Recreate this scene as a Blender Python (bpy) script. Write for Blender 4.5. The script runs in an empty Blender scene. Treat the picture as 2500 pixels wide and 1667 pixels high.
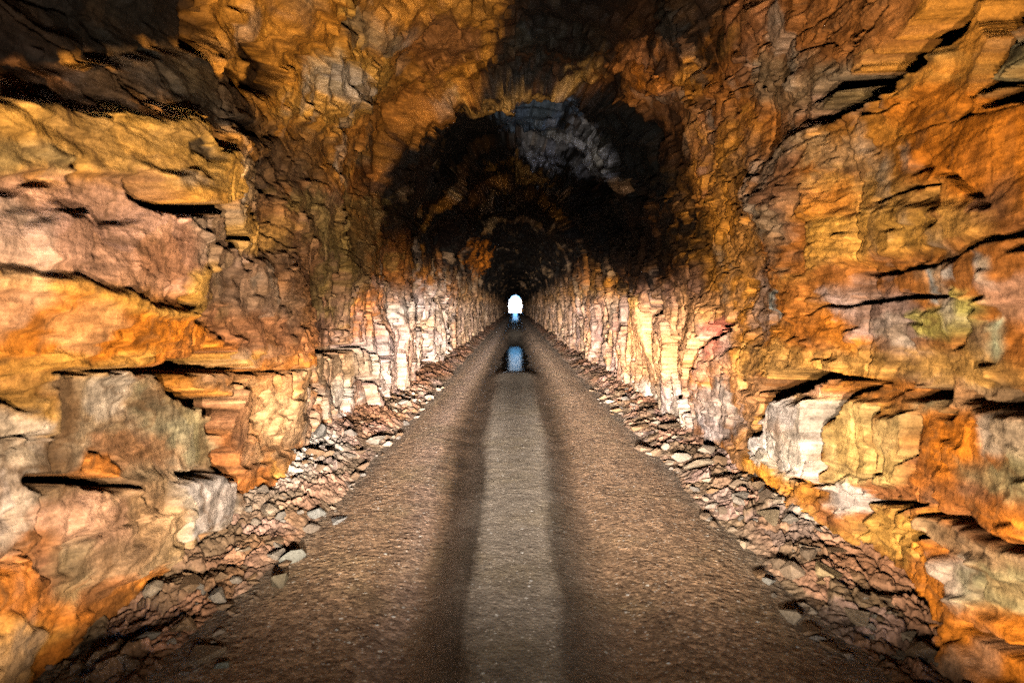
import bpy, bmesh, math, random
import numpy as np

S = bpy.context.scene
COL = S.collection
R = math.radians

# ------------------------------------------------------------------ camera
GRADE = 0.024                     # the tunnel climbs gently to its far mouth
cam = bpy.data.cameras.new('camera')
cam.sensor_width = 36.0
cam.lens = 23.04
cam.clip_start = 0.05
cam.clip_end = 3000
cam.dof.use_dof = True
cam.dof.focus_distance = 9.0
cam.dof.aperture_fstop = 2.4
co = bpy.data.objects.new('camera', cam)
COL.objects.link(co)
co.location = (0, 0, 1.6)
co.rotation_euler = (R(90 - 1.63), 0, R(0.29))
S.camera = co

# ------------------------------------------------------------------ sky, sun, exposure
SUN_EL, SUN_AZ = 42, 150
w = bpy.data.worlds.new('World')
S.world = w
w.use_nodes = True
nt = w.node_tree
bg = nt.nodes['Background']
sky = nt.nodes.new('ShaderNodeTexSky')
sky.sky_type = 'NISHITA'
sky.sun_disc = False
sky.sun_elevation = R(SUN_EL)
sky.sun_rotation = R(SUN_AZ)
sky.dust_density = 0.0
S.cycles.sample_clamp_indirect = 0.8
sky.ozone_density = 3.0
sky.air_density = 1.0
# deep blue sky over a bright bank of cloud low on the horizon
tint = nt.nodes.new('ShaderNodeMix'); tint.data_type = 'RGBA'; tint.blend_type = 'MULTIPLY'
tint.inputs[0].default_value = 1.0
tint.inputs[7].default_value = (.30, .75, 1.5, 1)
nt.links.new(sky.outputs[0], tint.inputs[6])
geo = nt.nodes.new('ShaderNodeTexCoord')
sep = nt.nodes.new('ShaderNodeSeparateXYZ')
nt.links.new(geo.outputs['Generated'], sep.inputs[0])
bank = nt.nodes.new('ShaderNodeMapRange'); bank.interpolation_type = 'SMOOTHSTEP'
for i, v in enumerate((.031, .038, 1.0, 0.0)): bank.inputs[i + 1].default_value = v
nt.links.new(sep.outputs[2], bank.inputs[0])
mixc = nt.nodes.new('ShaderNodeMix'); mixc.data_type = 'RGBA'
nt.links.new(bank.outputs[0], mixc.inputs[0])
nt.links.new(tint.outputs[2], mixc.inputs[6])
mixc.inputs[7].default_value = (30, 31, 33, 1)
nt.links.new(mixc.outputs[2], bg.inputs[0])
bg.inputs[1].default_value = 0.15
sl = bpy.data.lights.new('sun', 'SUN')
sl.energy = 4.0
sl.angle = R(0.5)
sl.color = (1, .95, .87)
so = bpy.data.objects.new('sun', sl)
COL.objects.link(so)
so.rotation_euler = (R(90 - SUN_EL), 0, R(180 - SUN_AZ))
S.view_settings.view_transform = 'Standard'
S.view_settings.look = 'None'
S.view_settings.exposure = 1.6
S.view_settings.gamma = 1.0
S.cycles.max_bounces = 6
S.cycles.diffuse_bounces = 0
S.cycles.glossy_bounces = 1
S.cycles.blur_glossy = 1.0
S.cycles.use_denoising = False
S.cycles.caustics_reflective = False

# ------------------------------------------------------------------ the two headlamps that light the tunnel
def headlamp(x):
    l = bpy.data.lights.new('headlamp', 'POINT')
    l.shadow_soft_size = 0.05
    l.energy = LAMP_W
    l.use_nodes = True
    nt = l.node_tree
    em = [n for n in nt.nodes if n.type == 'EMISSION'][0]
    L = nt.links.new
    tc = nt.nodes.new('ShaderNodeTexCoord')
    sp = nt.nodes.new('ShaderNodeSeparateXYZ')
    L(tc.outputs['Normal'], sp.inputs[0])
    X, Y, Z = sp.outputs
    def M(op, a, b=None, c=None):
        n = nt.nodes.new('ShaderNodeMath'); n.operation = op
        for i, v in enumerate((a, b, c)):
            if v is None: continue
            if isinstance(v, (int, float)): n.inputs[i].default_value = v
            else: L(v, n.inputs[i])
        return n.outputs[0]
    def SM(v, a, b, p, q):          # smooth step from p (at a) to q (at b)
        n = nt.nodes.new('ShaderNodeMapRange'); n.interpolation_type = 'SMOOTHSTEP'
        L(v, n.inputs[0])
        for i, k in enumerate((a, b, p, q)): n.inputs[i + 1].default_value = k
        return n.outputs[0]
    s2 = M('MAXIMUM', M('SUBTRACT', 1.0, M('MULTIPLY', Y, Y)), 0.0)
    sn = M('SQRT', s2)                                   # sine of the angle off the axis
    s3 = M('MULTIPLY', s2, sn)
    el = M('DIVIDE', Z, M('MAXIMUM', Y, 0.02))           # rise over forward run
    fwd = SM(Y, 0.05, 0.4, 0.0, 1.0)
    # low beam: bright below a soft cut-off, reaching far down the tunnel
    cut = SM(el, *BEAM_CUT, 1.0, 0.05)
    gain = M('MULTIPLY', SM(sn, *BEAM_IN), SM(sn, *BEAM_OUT))
    down = SM(M('MULTIPLY', Z, -1.0), *BEAM_DOWN)
    under = SM(M('DIVIDE', M('MULTIPLY', Z, -1.0), M('MAXIMUM', sn, 0.001)), *BEAM_UNDER)
    gain = M('MULTIPLY', gain, under)
    beam = M('MULTIPLY', M('MULTIPLY', cut, gain), M('MULTIPLY', down, M('DIVIDE', BEAM, M('ADD', s3, 0.0001))))
    # stray light of the lens: wide, warm, falling off towards the axis
    spill = M('MULTIPLY', SM(sn, *SPILL_IN), M('DIVIDE', SPILL, M('ADD', s3, 0.05)))
    low = SM(M('MULTIPLY', Z, -1.0), *SPILL_LOW)
    spill = M('MULTIPLY', M('MULTIPLY', spill, low), SM(Z, 0.42, 0.7, 1.0, 1.55))
    tot = M('MULTIPLY', M('ADD', beam, spill), fwd)
    fr = M('DIVIDE', beam, M('ADD', M('ADD', beam, spill), 1e-6))
    mx = nt.nodes.new('ShaderNodeMix'); mx.data_type = 'RGBA'
    L(fr, mx.inputs[0])
    mx.inputs[6].default_value = (1.0, 0.88, 0.66, 1)
    mx.inputs[7].default_value = (1.0, 0.94, 0.88, 1)
    L(mx.outputs[2], em.inputs['Color'])
    L(tot, em.inputs['Strength'])
    o = bpy.data.objects.new('headlamp', l)
    COL.objects.link(o)
    o.location = (x, 0.6, 0.78)
    return o
LAMP_W = 34.0
BEAM, SPILL = 1.0, 1.6
BEAM_CUT = (0.06, 0.22)
BEAM_IN = (0.02, 0.20, 0.35, 1.0)
BEAM_OUT = (0.28, 0.62, 1.0, 0.10)
BEAM_UNDER = (0.25, 0.9, 1.0, 0.14)
BEAM_DOWN = (0.08, 0.34, 1.0, 0.06)
SPILL_IN = (0.20, 0.47, 0.02, 1.0)
SPILL_LOW = (0.15, 0.235, 1.0, 0.03)
headlamp(-0.32)
headlamp(0.32)

# ------------------------------------------------------------------ noise
def h32(ix, iy, iz, seed):
    h = (ix.astype(np.int64) * 374761393 + iy.astype(np.int64) * 668265263 + iz.astype(np.int64) * 2147483647 + seed * 974711) & 0xffffffff
    h = ((h ^ (h >> 13)) * 1274126177) & 0xffffffff
    h = ((h ^ (h >> 16)) * 2246822519) & 0xffffffff
    return ((h ^ (h >> 15)) & 0xffffff).astype(np.float32) / 16777215.0

def vn(x, y, z, seed=0):
    fx, fy, fz = np.floor(x), np.floor(y), np.floor(z)
    tx, ty, tz = [(t * t * t * (t * (t * 6 - 15) + 10)).astype(np.float32) for t in (x - fx, y - fy, z - fz)]
    ix, iy, iz = fx.astype(np.int64), fy.astype(np.int64), fz.astype(np.int64)
    def c(a, b, d): return h32(ix + a, iy + b, iz + d, seed)
    x00 = c(0,0,0) * (1 - tx) + c(1,0,0) * tx
    x10 = c(0,1,0) * (1 - tx) + c(1,1,0) * tx
    x01 = c(0,0,1) * (1 - tx) + c(1,0,1) * tx
    x11 = c(0,1,1) * (1 - tx) + c(1,1,1) * tx
    return ((x00 * (1 - ty) + x10 * ty) * (1 - tz) + (x01 * (1 - ty) + x11 * ty) * tz) * 2 - 1

def fbm(x, y, z, seed=0, octv=4, gain=0.5):
    a, s, t = 1.0, 0.0, 0.0
    for i in range(octv):
        s = s + a * vn(x * 2 ** i, y * 2 ** i, z * 2 ** i, seed + i * 17)
        t += a
        a *= gain
    return s / t * 1.4

def cells(u, v, seed):
    """nearest jittered cell: offset to its centre, border distance, three random numbers"""
    fu, fv = np.floor(u).astype(np.int64), np.floor(v).astype(np.int64)
    d1 = np.full(u.shape, 9.0, np.float32); d2 = d1.copy()
    bx = np.zeros_like(d1); by = np.zeros_like(d1)
    bi = np.zeros(u.shape, np.int64); bj = np.zeros(u.shape, np.int64)
    for a in (-1, 0, 1):
        for b in (-1, 0, 1):
            i, j = fu + a, fv + b
            z0 = np.zeros_like(i)
            px = (u - (i + h32(i, j, z0, seed))).astype(np.float32)
            py = (v - (j + h32(i, j, z0, seed + 1))).astype(np.float32)
            d = px * px + py * py
            n = d < d1
            d2 = np.where(n, d1, np.minimum(d2, d))
            d1 = np.where(n, d, d1)
            bx = np.where(n, px, bx); by = np.where(n, py, by)
            bi = np.where(n, i, bi); bj = np.where(n, j, bj)
    z0 = np.zeros_like(bi)
    r = [h32(bi, bj, z0 + k, seed + 7) for k in range(4)]
    return bx, by, np.sqrt(d2) - np.sqrt(d1), r

def facet(u, v, seed):
    """heights joined by flat triangles: sharp creases, no steps"""
    k = (u + v) * .36602540378
    a, b = u + k, v + k
    i, j = np.floor(a).astype(np.int64), np.floor(b).astype(np.int64)
    p, q = (a - i).astype(np.float32), (b - j).astype(np.float32)
    z0 = np.zeros_like(i)
    h00, h11 = h32(i, j, z0, seed), h32(i + 1, j + 1, z0, seed)
    m = np.where(p > q, h32(i + 1, j, z0, seed), h32(i, j + 1, z0, seed))
    hi, lo = np.maximum(p, q), np.minimum(p, q)
    return h00 + hi * (m - h00) + lo * (h11 - m) - .5

def sst(a, b, x):
    t = np.clip((x - a) / (b - a), 0, 1)
    return t * t * (3 - 2 * t)

# ------------------------------------------------------------------ materials
def lin(c):
    return tuple((v / 255 / 12.92) if v / 255 <= .04045 else ((v / 255 + .055) / 1.055) ** 2.4 for v in c)

def new_mat(name, rough=.8, spec=.3):
    m = bpy.data.materials.new(name)
    m.use_nodes = True
    b = m.node_tree.nodes['Principled BSDF']
    b.inputs['Roughness'].default_value = rough
    b.inputs['Specular IOR Level'].default_value = spec
    return m, m.node_tree, b

def rock_mat(name, rough=.75, bump=.48, speck=1.0, use_attr=True, base=(.3, .2, .12), spec=.13):
    m, nt, b = new_mat(name, rough, spec)
    L = nt.links.new
    tc = nt.nodes.new('ShaderNodeTexCoord')
    def noise(scale, det, rgh=.6):
        n = nt.nodes.new('ShaderNodeTexNoise')
        n.inputs['Scale'].default_value = scale; n.inputs['Detail'].default_value = det
        n.inputs['Roughness'].default_value = rgh
        L(tc.outputs['Object'], n.inputs['Vector'])
        return n.outputs['Fac']
    n1, n2, n3 = noise(5, 5), noise(22, 5, .7), noise(75, 3, .7)
    def mr(v, a, b_, p, q):
        n = nt.nodes.new('ShaderNodeMapRange'); L(v, n.inputs[0])
        for i, k in enumerate((a, b_, p, q)): n.inputs[i + 1].default_value = k
        return n.outputs[0]
    def mul(a, c):
        n = nt.nodes.new('ShaderNodeMath'); n.operation = 'MULTIPLY'; L(a, n.inputs[0]); L(c, n.inputs[1]); return n.outputs[0]
    mp = nt.nodes.new('ShaderNodeMapping'); mp.inputs['Scale'].default_value = (1, .8, 9)
    mp.inputs['Rotation'].default_value = (.05, .03, 0)
    L(tc.outputs['Object'], mp.inputs[0])
    n4 = nt.nodes.new('ShaderNodeTexNoise'); n4.inputs['Scale'].default_value = 3.2; n4.inputs['Detail'].default_value = 6; n4.inputs['Roughness'].default_value = .68
    L(mp.outputs[0], n4.inputs['Vector']); n4 = n4.outputs['Fac']
    f = mul(mul(mr(n1, .3, .7, .72, 1.25), mr(n2, .3, .7, .66, 1.34)), mul(mr(n3, .3, .7, .78, 1.22), mr(n4, .3, .7, .66, 1.34)))
    if use_attr:
        at = nt.nodes.new('ShaderNodeAttribute'); at.attribute_name = 'Col'; src = at.outputs['Color']
    else:
        oi = nt.nodes.new('ShaderNodeObjectInfo')
        rp = nt.nodes.new('ShaderNodeValToRGB'); L(oi.outputs['Random'], rp.inputs[0])
        e = rp.color_ramp.elements
        e[0].color = (*lin((92, 76, 62)), 1); e[1].color = (*lin((146, 124, 102)), 1)
        k = e.new(.35); k.color = (*lin((124, 94, 66)), 1)
        k = e.new(.65); k.color = (*lin((116, 106, 96)), 1)
        src = rp.outputs[0]
    v = nt.nodes.new('ShaderNodeVectorMath'); v.operation = 'SCALE'
    L(src, v.inputs[0]); L(f, v.inputs['Scale'])
    L(v.outputs[0], b.inputs['Base Color'])
    bp = nt.nodes.new('ShaderNodeBump'); bp.inputs['Strength'].default_value = bump; bp.inputs['Distance'].default_value = .03
    ad = nt.nodes.new('ShaderNodeMath'); ad.operation = 'ADD'; L(n2, ad.inputs[0]); L(n4, ad.inputs[1])
    L(ad.outputs[0], bp.inputs['Height'])
    bp2 = nt.nodes.new('ShaderNodeBump'); bp2.inputs['Strength'].default_value = bump; bp2.inputs['Distance'].default_value = .008
    L(n3, bp2.inputs['Height']); L(bp.outputs[0], bp2.inputs['Normal'])
    L(bp2.outputs[0], b.inputs['Normal'])
    L(mr(n1, .3, .7, rough - .12, min(1, rough + .12)), b.inputs['Roughness'])
    return m
M_ROCK = rock_mat('sandstone')
M_STONE = rock_mat('loose_stone', use_attr=False, bump=.25)

# ------------------------------------------------------------------ object helpers
def tag(o, label=None, cat=None, group=None, kind=None):
    for k, v in (('label', label), ('category', cat), ('group', group), ('kind', kind)):
        if v: o[k] = v
    return o

def mesh_obj(name, V, F, mat, parent=None, colors=None, smooth=True):
    me = bpy.data.meshes.new(name)
    n, m = len(V), len(F)
    me.vertices.add(n)
    me.vertices.foreach_set('co', np.ascontiguousarray(V, np.float32).ravel())
    me.loops.add(m * 4)
    me.loops.foreach_set('vertex_index', np.ascontiguousarray(F, np.int32).ravel())
    me.polygons.add(m)
    me.polygons.foreach_set('loop_start', np.arange(m, dtype=np.int32) * 4)
    me.polygons.foreach_set('loop_total', np.full(m, 4, np.int32))
    me.polygons.foreach_set('use_smooth', np.full(m, smooth, bool))
    me.update(calc_edges=True)
    if colors is not None:
        a = me.attributes.new('Col', 'FLOAT_COLOR', 'POINT')
        c = np.ones((n, 4), np.float32); c[:, :3] = colors
        a.data.foreach_set('color', c.ravel())
    me.materials.append(mat)
    o = bpy.data.objects.new(name, me)
    COL.objects.link(o)
    o.parent = parent
    return o

def sub_mesh(name, V, F, sel, mat, parent, colors):
    f = F[sel]
    u, inv = np.unique(f, return_inverse=True)
    return mesh_obj(name, V[u], inv.reshape(-1, 4), mat, parent, colors[u])

def grid_faces(nr, nc):
    i = np.arange(nr - 1)[:, None] * nc + np.arange(nc - 1)[None, :]
    return np.stack([i, i + 1, i + nc + 1, i + nc], -1).reshape(-1, 4)

# ------------------------------------------------------------------ the tunnel's section
HW, SPR, RISE, BASE = 2.1, 2.7, 2.6, -0.6
def section():
    t = np.linspace(0, np.pi, 400)
    e = 2 / 2.25
    ax = -HW * np.sign(np.cos(t)) * np.abs(np.cos(t)) ** e
    az = SPR + RISE * np.abs(np.sin(t)) ** e
    x = np.concatenate([[-HW], ax, [HW]]); z = np.concatenate([[BASE], az, [BASE]])
    s = np.concatenate([[0], np.cumsum(np.hypot(np.diff(x), np.diff(z)))])
    return x, z, s
PX, PZ, PS = section()
SL = PS[-1]
def at_section(s):
    x = np.interp(s, PS, PX); z = np.interp(s, PS, PZ)
    d = 0.03
    dx = np.interp(s + d, PS, PX) - np.interp(s - d, PS, PX)
    dz = np.interp(s + d, PS, PZ) - np.interp(s - d, PS, PZ)
    l = np.hypot(dx, dz) + 1e-9
    return x, z, -dz / l, dx / l          # point and outward normal (into the rock)

PAL = {k: np.array(lin(v), np.float32) for k, v in {
    'OB': (214, 121, 33), 'OR': (214, 138, 52), 'YO': (208, 150, 70), 'OO': (168, 100, 42), 'OC': (200, 145, 76),
    'OL': (134, 106, 58), 'PK': (200, 146, 118), 'PO': (218, 154, 100), 'RB': (158, 98, 58), 'BR': (104, 72, 44),
    'TA': (158, 130, 100), 'TY': (190, 152, 94), 'PU': (126, 92, 72), 'GN': (132, 122, 90), 'CR': (188, 166, 146),
    'WH': (196, 178, 162), 'GW': (164, 147, 134), 'PG': (164, 136, 126), 'GB': (150, 150, 164), 'SB': (84, 98, 122),
    'SG': (40, 38, 35), 'SO': (9, 9, 9), 'RD': (192, 84, 66), 'LB': (172, 204, 206), 'LG': (182, 194, 164), 'YG': (192, 172, 92),
}.items()}

# where the rock's colours, some painted shade and sheen, ledges and cracks lie on the walls: (metres into the tunnel, metres round the section)
PATCHES = [
('SO',0.033,0.985,0.12,[(1.54,3.42,1.57),(1.83,3.87,1.45),(2.17,4.46,1.37),(2.77,4.76,1.13),(3.73,5.21,0.89),(4.11,4.80,0.77),(4.40,4.24,0.65),(4.46,4.18,0.63),(4.52,4.12,0.62),(4.46,4.02,0.61),(4.40,3.91,0.61),(3.87,3.67,0.66),(3.45,3.47,0.71),(3.11,3.34,0.77),(2.83,3.20,0.82),(2.54,3.07,0.90),(2.30,2.97,0.97),(1.94,2.82,1.13),(1.68,2.72,1.28),(1.61,3.08,1.42)]),  # black upper left corner: overhang's shade put into the colour, together with soot
('SG',0.035,0.92,0.04,[(2.30,2.98,0.97),(2.54,3.08,0.90),(2.83,3.20,0.82),(3.07,3.34,0.78),(3.34,3.47,0.73),(3.72,3.62,0.68),(4.17,3.82,0.63),(4.43,3.87,0.60),(4.72,3.93,0.57),(5.03,3.89,0.53),(5.38,3.85,0.49),(5.60,3.76,0.46),(5.82,3.64,0.44),(5.44,3.52,0.46),(5.10,3.42,0.48),(4.69,3.39,0.51),(4.34,3.36,0.55),(4.15,3.36,0.58),(3.98,3.36,0.60),(3.85,3.36,0.62),(3.73,3.34,0.64),(3.54,3.25,0.66),(3.37,3.16,0.68),(3.18,3.12,0.72),(3.02,3.08,0.75),(2.92,3.09,0.78),(2.83,3.10,0.81),(2.54,3.00,0.89),(2.30,2.91,0.97),(2.30,2.95,0.97)]),
('OR',0.094,0.9,0,[(4.39,4.12,0.64),(4.96,4.50,0.60),(5.56,4.93,0.58),(5.92,5.42,0.58),(6.08,5.91,0.59),(6.68,6.44,0.55),(7.04,7.07,0.53),(7.90,6.87,0.47),(8.95,6.65,0.41),(9.60,6.25,0.38),(10.04,5.79,0.35),(10.08,5.47,0.34),(9.95,5.13,0.33),(9.69,4.82,0.33),(9.31,4.52,0.32),(8.71,4.10,0.32),(8.02,3.71,0.32),(7.14,3.57,0.35),(6.43,3.45,0.38),(6.00,3.52,0.41),(5.62,3.60,0.45),(5.46,3.71,0.47),(5.30,3.82,0.50),(5.15,3.91,0.52),(5.00,4.00,0.55),(4.68,4.06,0.59)]),
('TA',0.046,0.85,0,[(6.09,4.95,0.53),(6.29,5.18,0.53),(6.46,5.40,0.53),(6.75,5.50,0.51),(7.05,5.61,0.49),(7.33,5.57,0.47),(7.62,5.56,0.45),(7.55,5.44,0.45),(7.47,5.33,0.45),(7.01,5.14,0.47),(6.57,4.97,0.49),(6.32,4.97,0.51)]),
('YO',0.031,0.9,-0.05,[(5.43,4.98,0.59),(5.72,5.14,0.58),(6.00,5.32,0.56),(6.12,5.21,0.55),(6.24,5.11,0.53),(6.12,5.02,0.53),(6.01,4.91,0.53),(5.86,4.89,0.54),(5.73,4.86,0.55),(5.58,4.91,0.57)]),
('YO',0.067,0.8,-0.04,[(6.13,4.28,0.47),(6.28,4.48,0.48),(6.40,4.69,0.48),(6.62,4.86,0.48),(6.82,5.02,0.48),(7.16,5.13,0.46),(7.52,5.23,0.44),(7.92,5.27,0.42),(8.36,5.30,0.40),(8.68,5.20,0.38),(9.01,5.09,0.36),(8.67,4.88,0.37),(8.30,4.65,0.37),(7.77,4.38,0.38),(7.25,4.14,0.39),(6.83,4.04,0.40),(6.45,3.98,0.42),(6.09,3.91,0.44),(5.78,3.87,0.46),(5.97,4.06,0.46)]),
('CR',0.047,0.8,-0.02,[(6.44,4.65,0.48),(6.72,4.73,0.46),(7.03,4.80,0.45),(7.33,4.84,0.43),(7.66,4.89,0.42),(7.88,4.84,0.40),(8.11,4.76,0.39),(7.64,4.58,0.40),(7.19,4.42,0.41),(6.72,4.32,0.43),(6.29,4.24,0.45),(6.39,4.44,0.46)]),
('RB',0.088,0.75,0,[(7.23,5.66,0.48),(7.42,5.95,0.48),(7.51,6.25,0.49),(7.83,6.42,0.47),(8.15,6.58,0.45),(8.77,6.27,0.42),(9.31,5.91,0.38),(9.33,5.71,0.38),(9.28,5.50,0.37),(8.60,5.45,0.40),(8.00,5.40,0.43),(7.60,5.54,0.46)]),
('OO',0.072,0.7,0,[(8.70,4.98,0.37),(9.05,5.28,0.37),(9.28,5.59,0.38),(9.65,5.69,0.36),(10.04,5.79,0.35),(10.08,5.47,0.34),(9.95,5.13,0.33),(9.69,4.82,0.33),(9.31,4.52,0.32),(8.75,4.20,0.32),(8.15,3.89,0.33),(7.91,3.98,0.34),(7.67,4.04,0.36),(8.28,4.50,0.36)]),
('SO',0.035,0.95,0.22,[(4.95,4.10,0.56),(5.08,4.18,0.56),(5.20,4.28,0.55),(5.38,4.28,0.54),(5.57,4.30,0.52),(5.66,4.26,0.51),(5.76,4.24,0.49),(5.65,4.10,0.49),(5.54,3.98,0.49),(5.33,3.89,0.50),(5.13,3.80,0.51),(4.94,3.80,0.53),(4.75,3.78,0.55),(4.77,3.87,0.56),(4.79,3.95,0.56),(4.87,4.02,0.56)]),
('SO',0.034,0.85,0.15,[(4.05,4.18,0.70),(4.15,4.24,0.69),(4.26,4.28,0.68),(4.32,4.20,0.66),(4.39,4.12,0.64),(4.52,4.12,0.62),(4.65,4.12,0.60),(4.54,3.95,0.59),(4.42,3.78,0.59),(4.30,3.80,0.61),(4.18,3.85,0.63),(4.12,4.02,0.66)]),
('OR',0.019,0.9,-0.05,[(4.68,4.12,0.60),(4.78,4.20,0.59),(4.87,4.26,0.59),(4.91,4.22,0.58),(4.94,4.16,0.57),(4.89,4.10,0.57),(4.83,4.04,0.57),(4.77,4.00,0.57),(4.72,3.98,0.58),(4.70,4.06,0.59)]),
('OR',0.015,0.9,-0.05,[(4.42,3.82,0.59),(4.50,3.87,0.59),(4.59,3.91,0.58),(4.57,3.87,0.58),(4.54,3.82,0.58),(4.51,3.80,0.58),(4.47,3.78,0.58),(4.45,3.80,0.59)]),
('OR',0.017,0.9,-0.04,[(5.12,4.10,0.54),(5.19,4.12,0.54),(5.27,4.14,0.53),(5.28,4.02,0.52),(5.28,3.89,0.50),(5.21,3.82,0.51),(5.14,3.78,0.51),(5.11,3.85,0.52),(5.09,3.93,0.53),(5.10,4.02,0.54)]),
('BR',0.071,0.85,0.05,[(5.09,3.60,0.49),(5.42,3.67,0.47),(5.80,3.76,0.45),(6.11,3.85,0.43),(6.45,3.98,0.42),(6.87,3.98,0.39),(7.35,3.98,0.37),(7.27,3.76,0.36),(7.14,3.55,0.35),(6.43,3.39,0.38),(5.84,3.26,0.40),(5.44,3.24,0.43),(5.09,3.23,0.46),(4.86,3.28,0.49),(4.65,3.34,0.51),(4.86,3.45,0.50)]),
('SG',0.033,0.85,0.08,[(4.52,3.50,0.55),(4.79,3.55,0.52),(5.09,3.60,0.49),(5.28,3.60,0.48),(5.48,3.60,0.46),(5.28,3.52,0.47),(5.10,3.47,0.48),(4.86,3.45,0.50),(4.65,3.42,0.52),(4.58,3.45,0.53)]),
('SG',0.046,0.8,0.03,[(5.10,3.34,0.47),(5.44,3.45,0.45),(5.83,3.57,0.43),(6.29,3.57,0.40),(6.83,3.57,0.37),(6.70,3.45,0.36),(6.56,3.30,0.36),(6.06,3.20,0.38),(5.63,3.11,0.41),(5.35,3.12,0.43),(5.09,3.13,0.45),(5.09,3.23,0.46)]),
('YO',0.016,0.97,-0.1,[(2.30,2.94,0.97),(2.54,3.01,0.89),(2.83,3.08,0.80),(2.89,3.07,0.79),(2.96,3.07,0.77),(3.07,3.10,0.74),(3.18,3.13,0.72),(3.20,3.15,0.72),(3.21,3.16,0.72),(3.28,3.17,0.71),(3.35,3.17,0.69),(3.38,3.16,0.68),(3.41,3.14,0.68),(3.53,3.19,0.66),(3.67,3.24,0.64),(3.68,3.26,0.64),(3.69,3.29,0.64),(3.75,3.30,0.63),(3.82,3.34,0.63),(3.90,3.34,0.61),(3.98,3.36,0.60),(3.98,3.26,0.59),(3.98,3.16,0.58),(4.04,3.16,0.57),(4.11,3.16,0.56),(4.19,3.11,0.55),(4.27,3.06,0.53),(4.27,2.98,0.52),(4.28,2.91,0.52),(4.16,2.84,0.53),(4.04,2.78,0.54),(3.85,2.76,0.57),(3.67,2.75,0.59),(3.53,2.77,0.62),(3.40,2.80,0.64),(3.33,2.82,0.66),(3.27,2.84,0.67),(3.20,2.82,0.68),(3.13,2.81,0.70),(3.02,2.80,0.72),(2.93,2.79,0.75),(2.57,2.72,0.84),(2.29,2.66,0.94),(2.29,2.80,0.95)]),
('GN',0.021,0.75,0,[(2.29,2.81,0.95),(2.47,2.85,0.89),(2.68,2.90,0.83),(2.79,2.87,0.79),(2.90,2.84,0.76),(2.86,2.82,0.77),(2.82,2.80,0.77),(2.53,2.73,0.86),(2.29,2.68,0.94),(2.29,2.75,0.95)]),
('OC',0.017,0.8,0,[(2.73,2.93,0.81),(2.85,2.99,0.79),(2.99,3.06,0.76),(3.15,3.07,0.72),(3.33,3.09,0.68),(3.54,3.15,0.65),(3.77,3.21,0.62),(3.75,3.16,0.62),(3.72,3.12,0.62),(3.52,3.05,0.64),(3.33,2.98,0.67),(3.20,2.97,0.70),(3.07,2.96,0.73),(2.89,2.95,0.77)]),
('CR',0.019,0.6,0,[(3.33,2.87,0.66),(3.45,2.90,0.64),(3.59,2.94,0.62),(3.70,2.93,0.60),(3.81,2.92,0.58),(3.76,2.88,0.59),(3.72,2.85,0.59),(3.57,2.84,0.62),(3.43,2.83,0.64),(3.38,2.85,0.65)]),
('OR',0.020,0.7,-0.03,[(3.38,2.82,0.65),(3.54,2.83,0.62),(3.72,2.85,0.59),(3.83,2.87,0.58),(3.95,2.89,0.56),(3.96,2.85,0.56),(3.97,2.80,0.55),(3.84,2.78,0.57),(3.71,2.75,0.58),(3.59,2.76,0.61),(3.47,2.76,0.63),(3.42,2.79,0.64)]),
('SG',0.013,0.9,0.05,[(3.64,3.09,0.63),(3.70,3.12,0.62),(3.77,3.16,0.61),(3.84,3.14,0.60),(3.91,3.13,0.59),(3.93,3.10,0.58),(3.95,3.06,0.57),(3.88,3.05,0.58),(3.81,3.04,0.59),(3.74,3.04,0.60),(3.68,3.04,0.61),(3.66,3.06,0.62)]),
('OR',0.015,0.9,-0.03,[(4.16,3.29,0.57),(4.28,3.34,0.56),(4.39,3.36,0.55),(4.52,3.34,0.53),(4.65,3.34,0.51),(4.72,3.34,0.51),(4.79,3.34,0.50),(4.55,3.27,0.52),(4.33,3.22,0.54),(4.25,3.25,0.55)]),
('CR',0.014,0.6,0,[(4.11,3.16,0.56),(4.22,3.19,0.55),(4.33,3.22,0.54),(4.34,3.15,0.53),(4.36,3.08,0.52),(4.28,3.04,0.53),(4.21,2.99,0.53),(4.16,3.02,0.54),(4.10,3.05,0.55),(4.11,3.11,0.56)]),
('PK',0.035,0.92,0,[(2.29,2.66,0.94),(2.57,2.72,0.84),(2.93,2.79,0.75),(3.02,2.80,0.72),(3.13,2.81,0.70),(3.21,2.80,0.68),(3.29,2.80,0.66),(3.43,2.76,0.63),(3.59,2.71,0.60),(3.80,2.68,0.57),(4.04,2.64,0.53),(4.12,2.57,0.52),(4.20,2.49,0.51),(4.09,2.42,0.52),(3.98,2.35,0.53),(3.55,2.27,0.59),(3.21,2.21,0.65),(3.10,2.24,0.68),(2.99,2.27,0.70),(2.59,2.30,0.81),(2.28,2.33,0.92),(2.28,2.50,0.93)]),
('RB',0.029,0.6,0,[(3.18,2.51,0.67),(3.43,2.58,0.62),(3.71,2.66,0.58),(3.92,2.63,0.55),(4.14,2.60,0.52),(4.09,2.49,0.52),(4.03,2.37,0.52),(3.79,2.36,0.56),(3.58,2.35,0.59),(3.40,2.35,0.62),(3.24,2.34,0.65),(3.21,2.42,0.66)]),
('PK',0.018,0.8,-0.03,[(2.29,2.51,0.93),(2.52,2.57,0.84),(2.82,2.64,0.76),(2.88,2.60,0.74),(2.95,2.56,0.72),(2.93,2.48,0.72),(2.92,2.40,0.72),(2.56,2.38,0.82),(2.28,2.36,0.92),(2.28,2.44,0.93)]),
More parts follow.
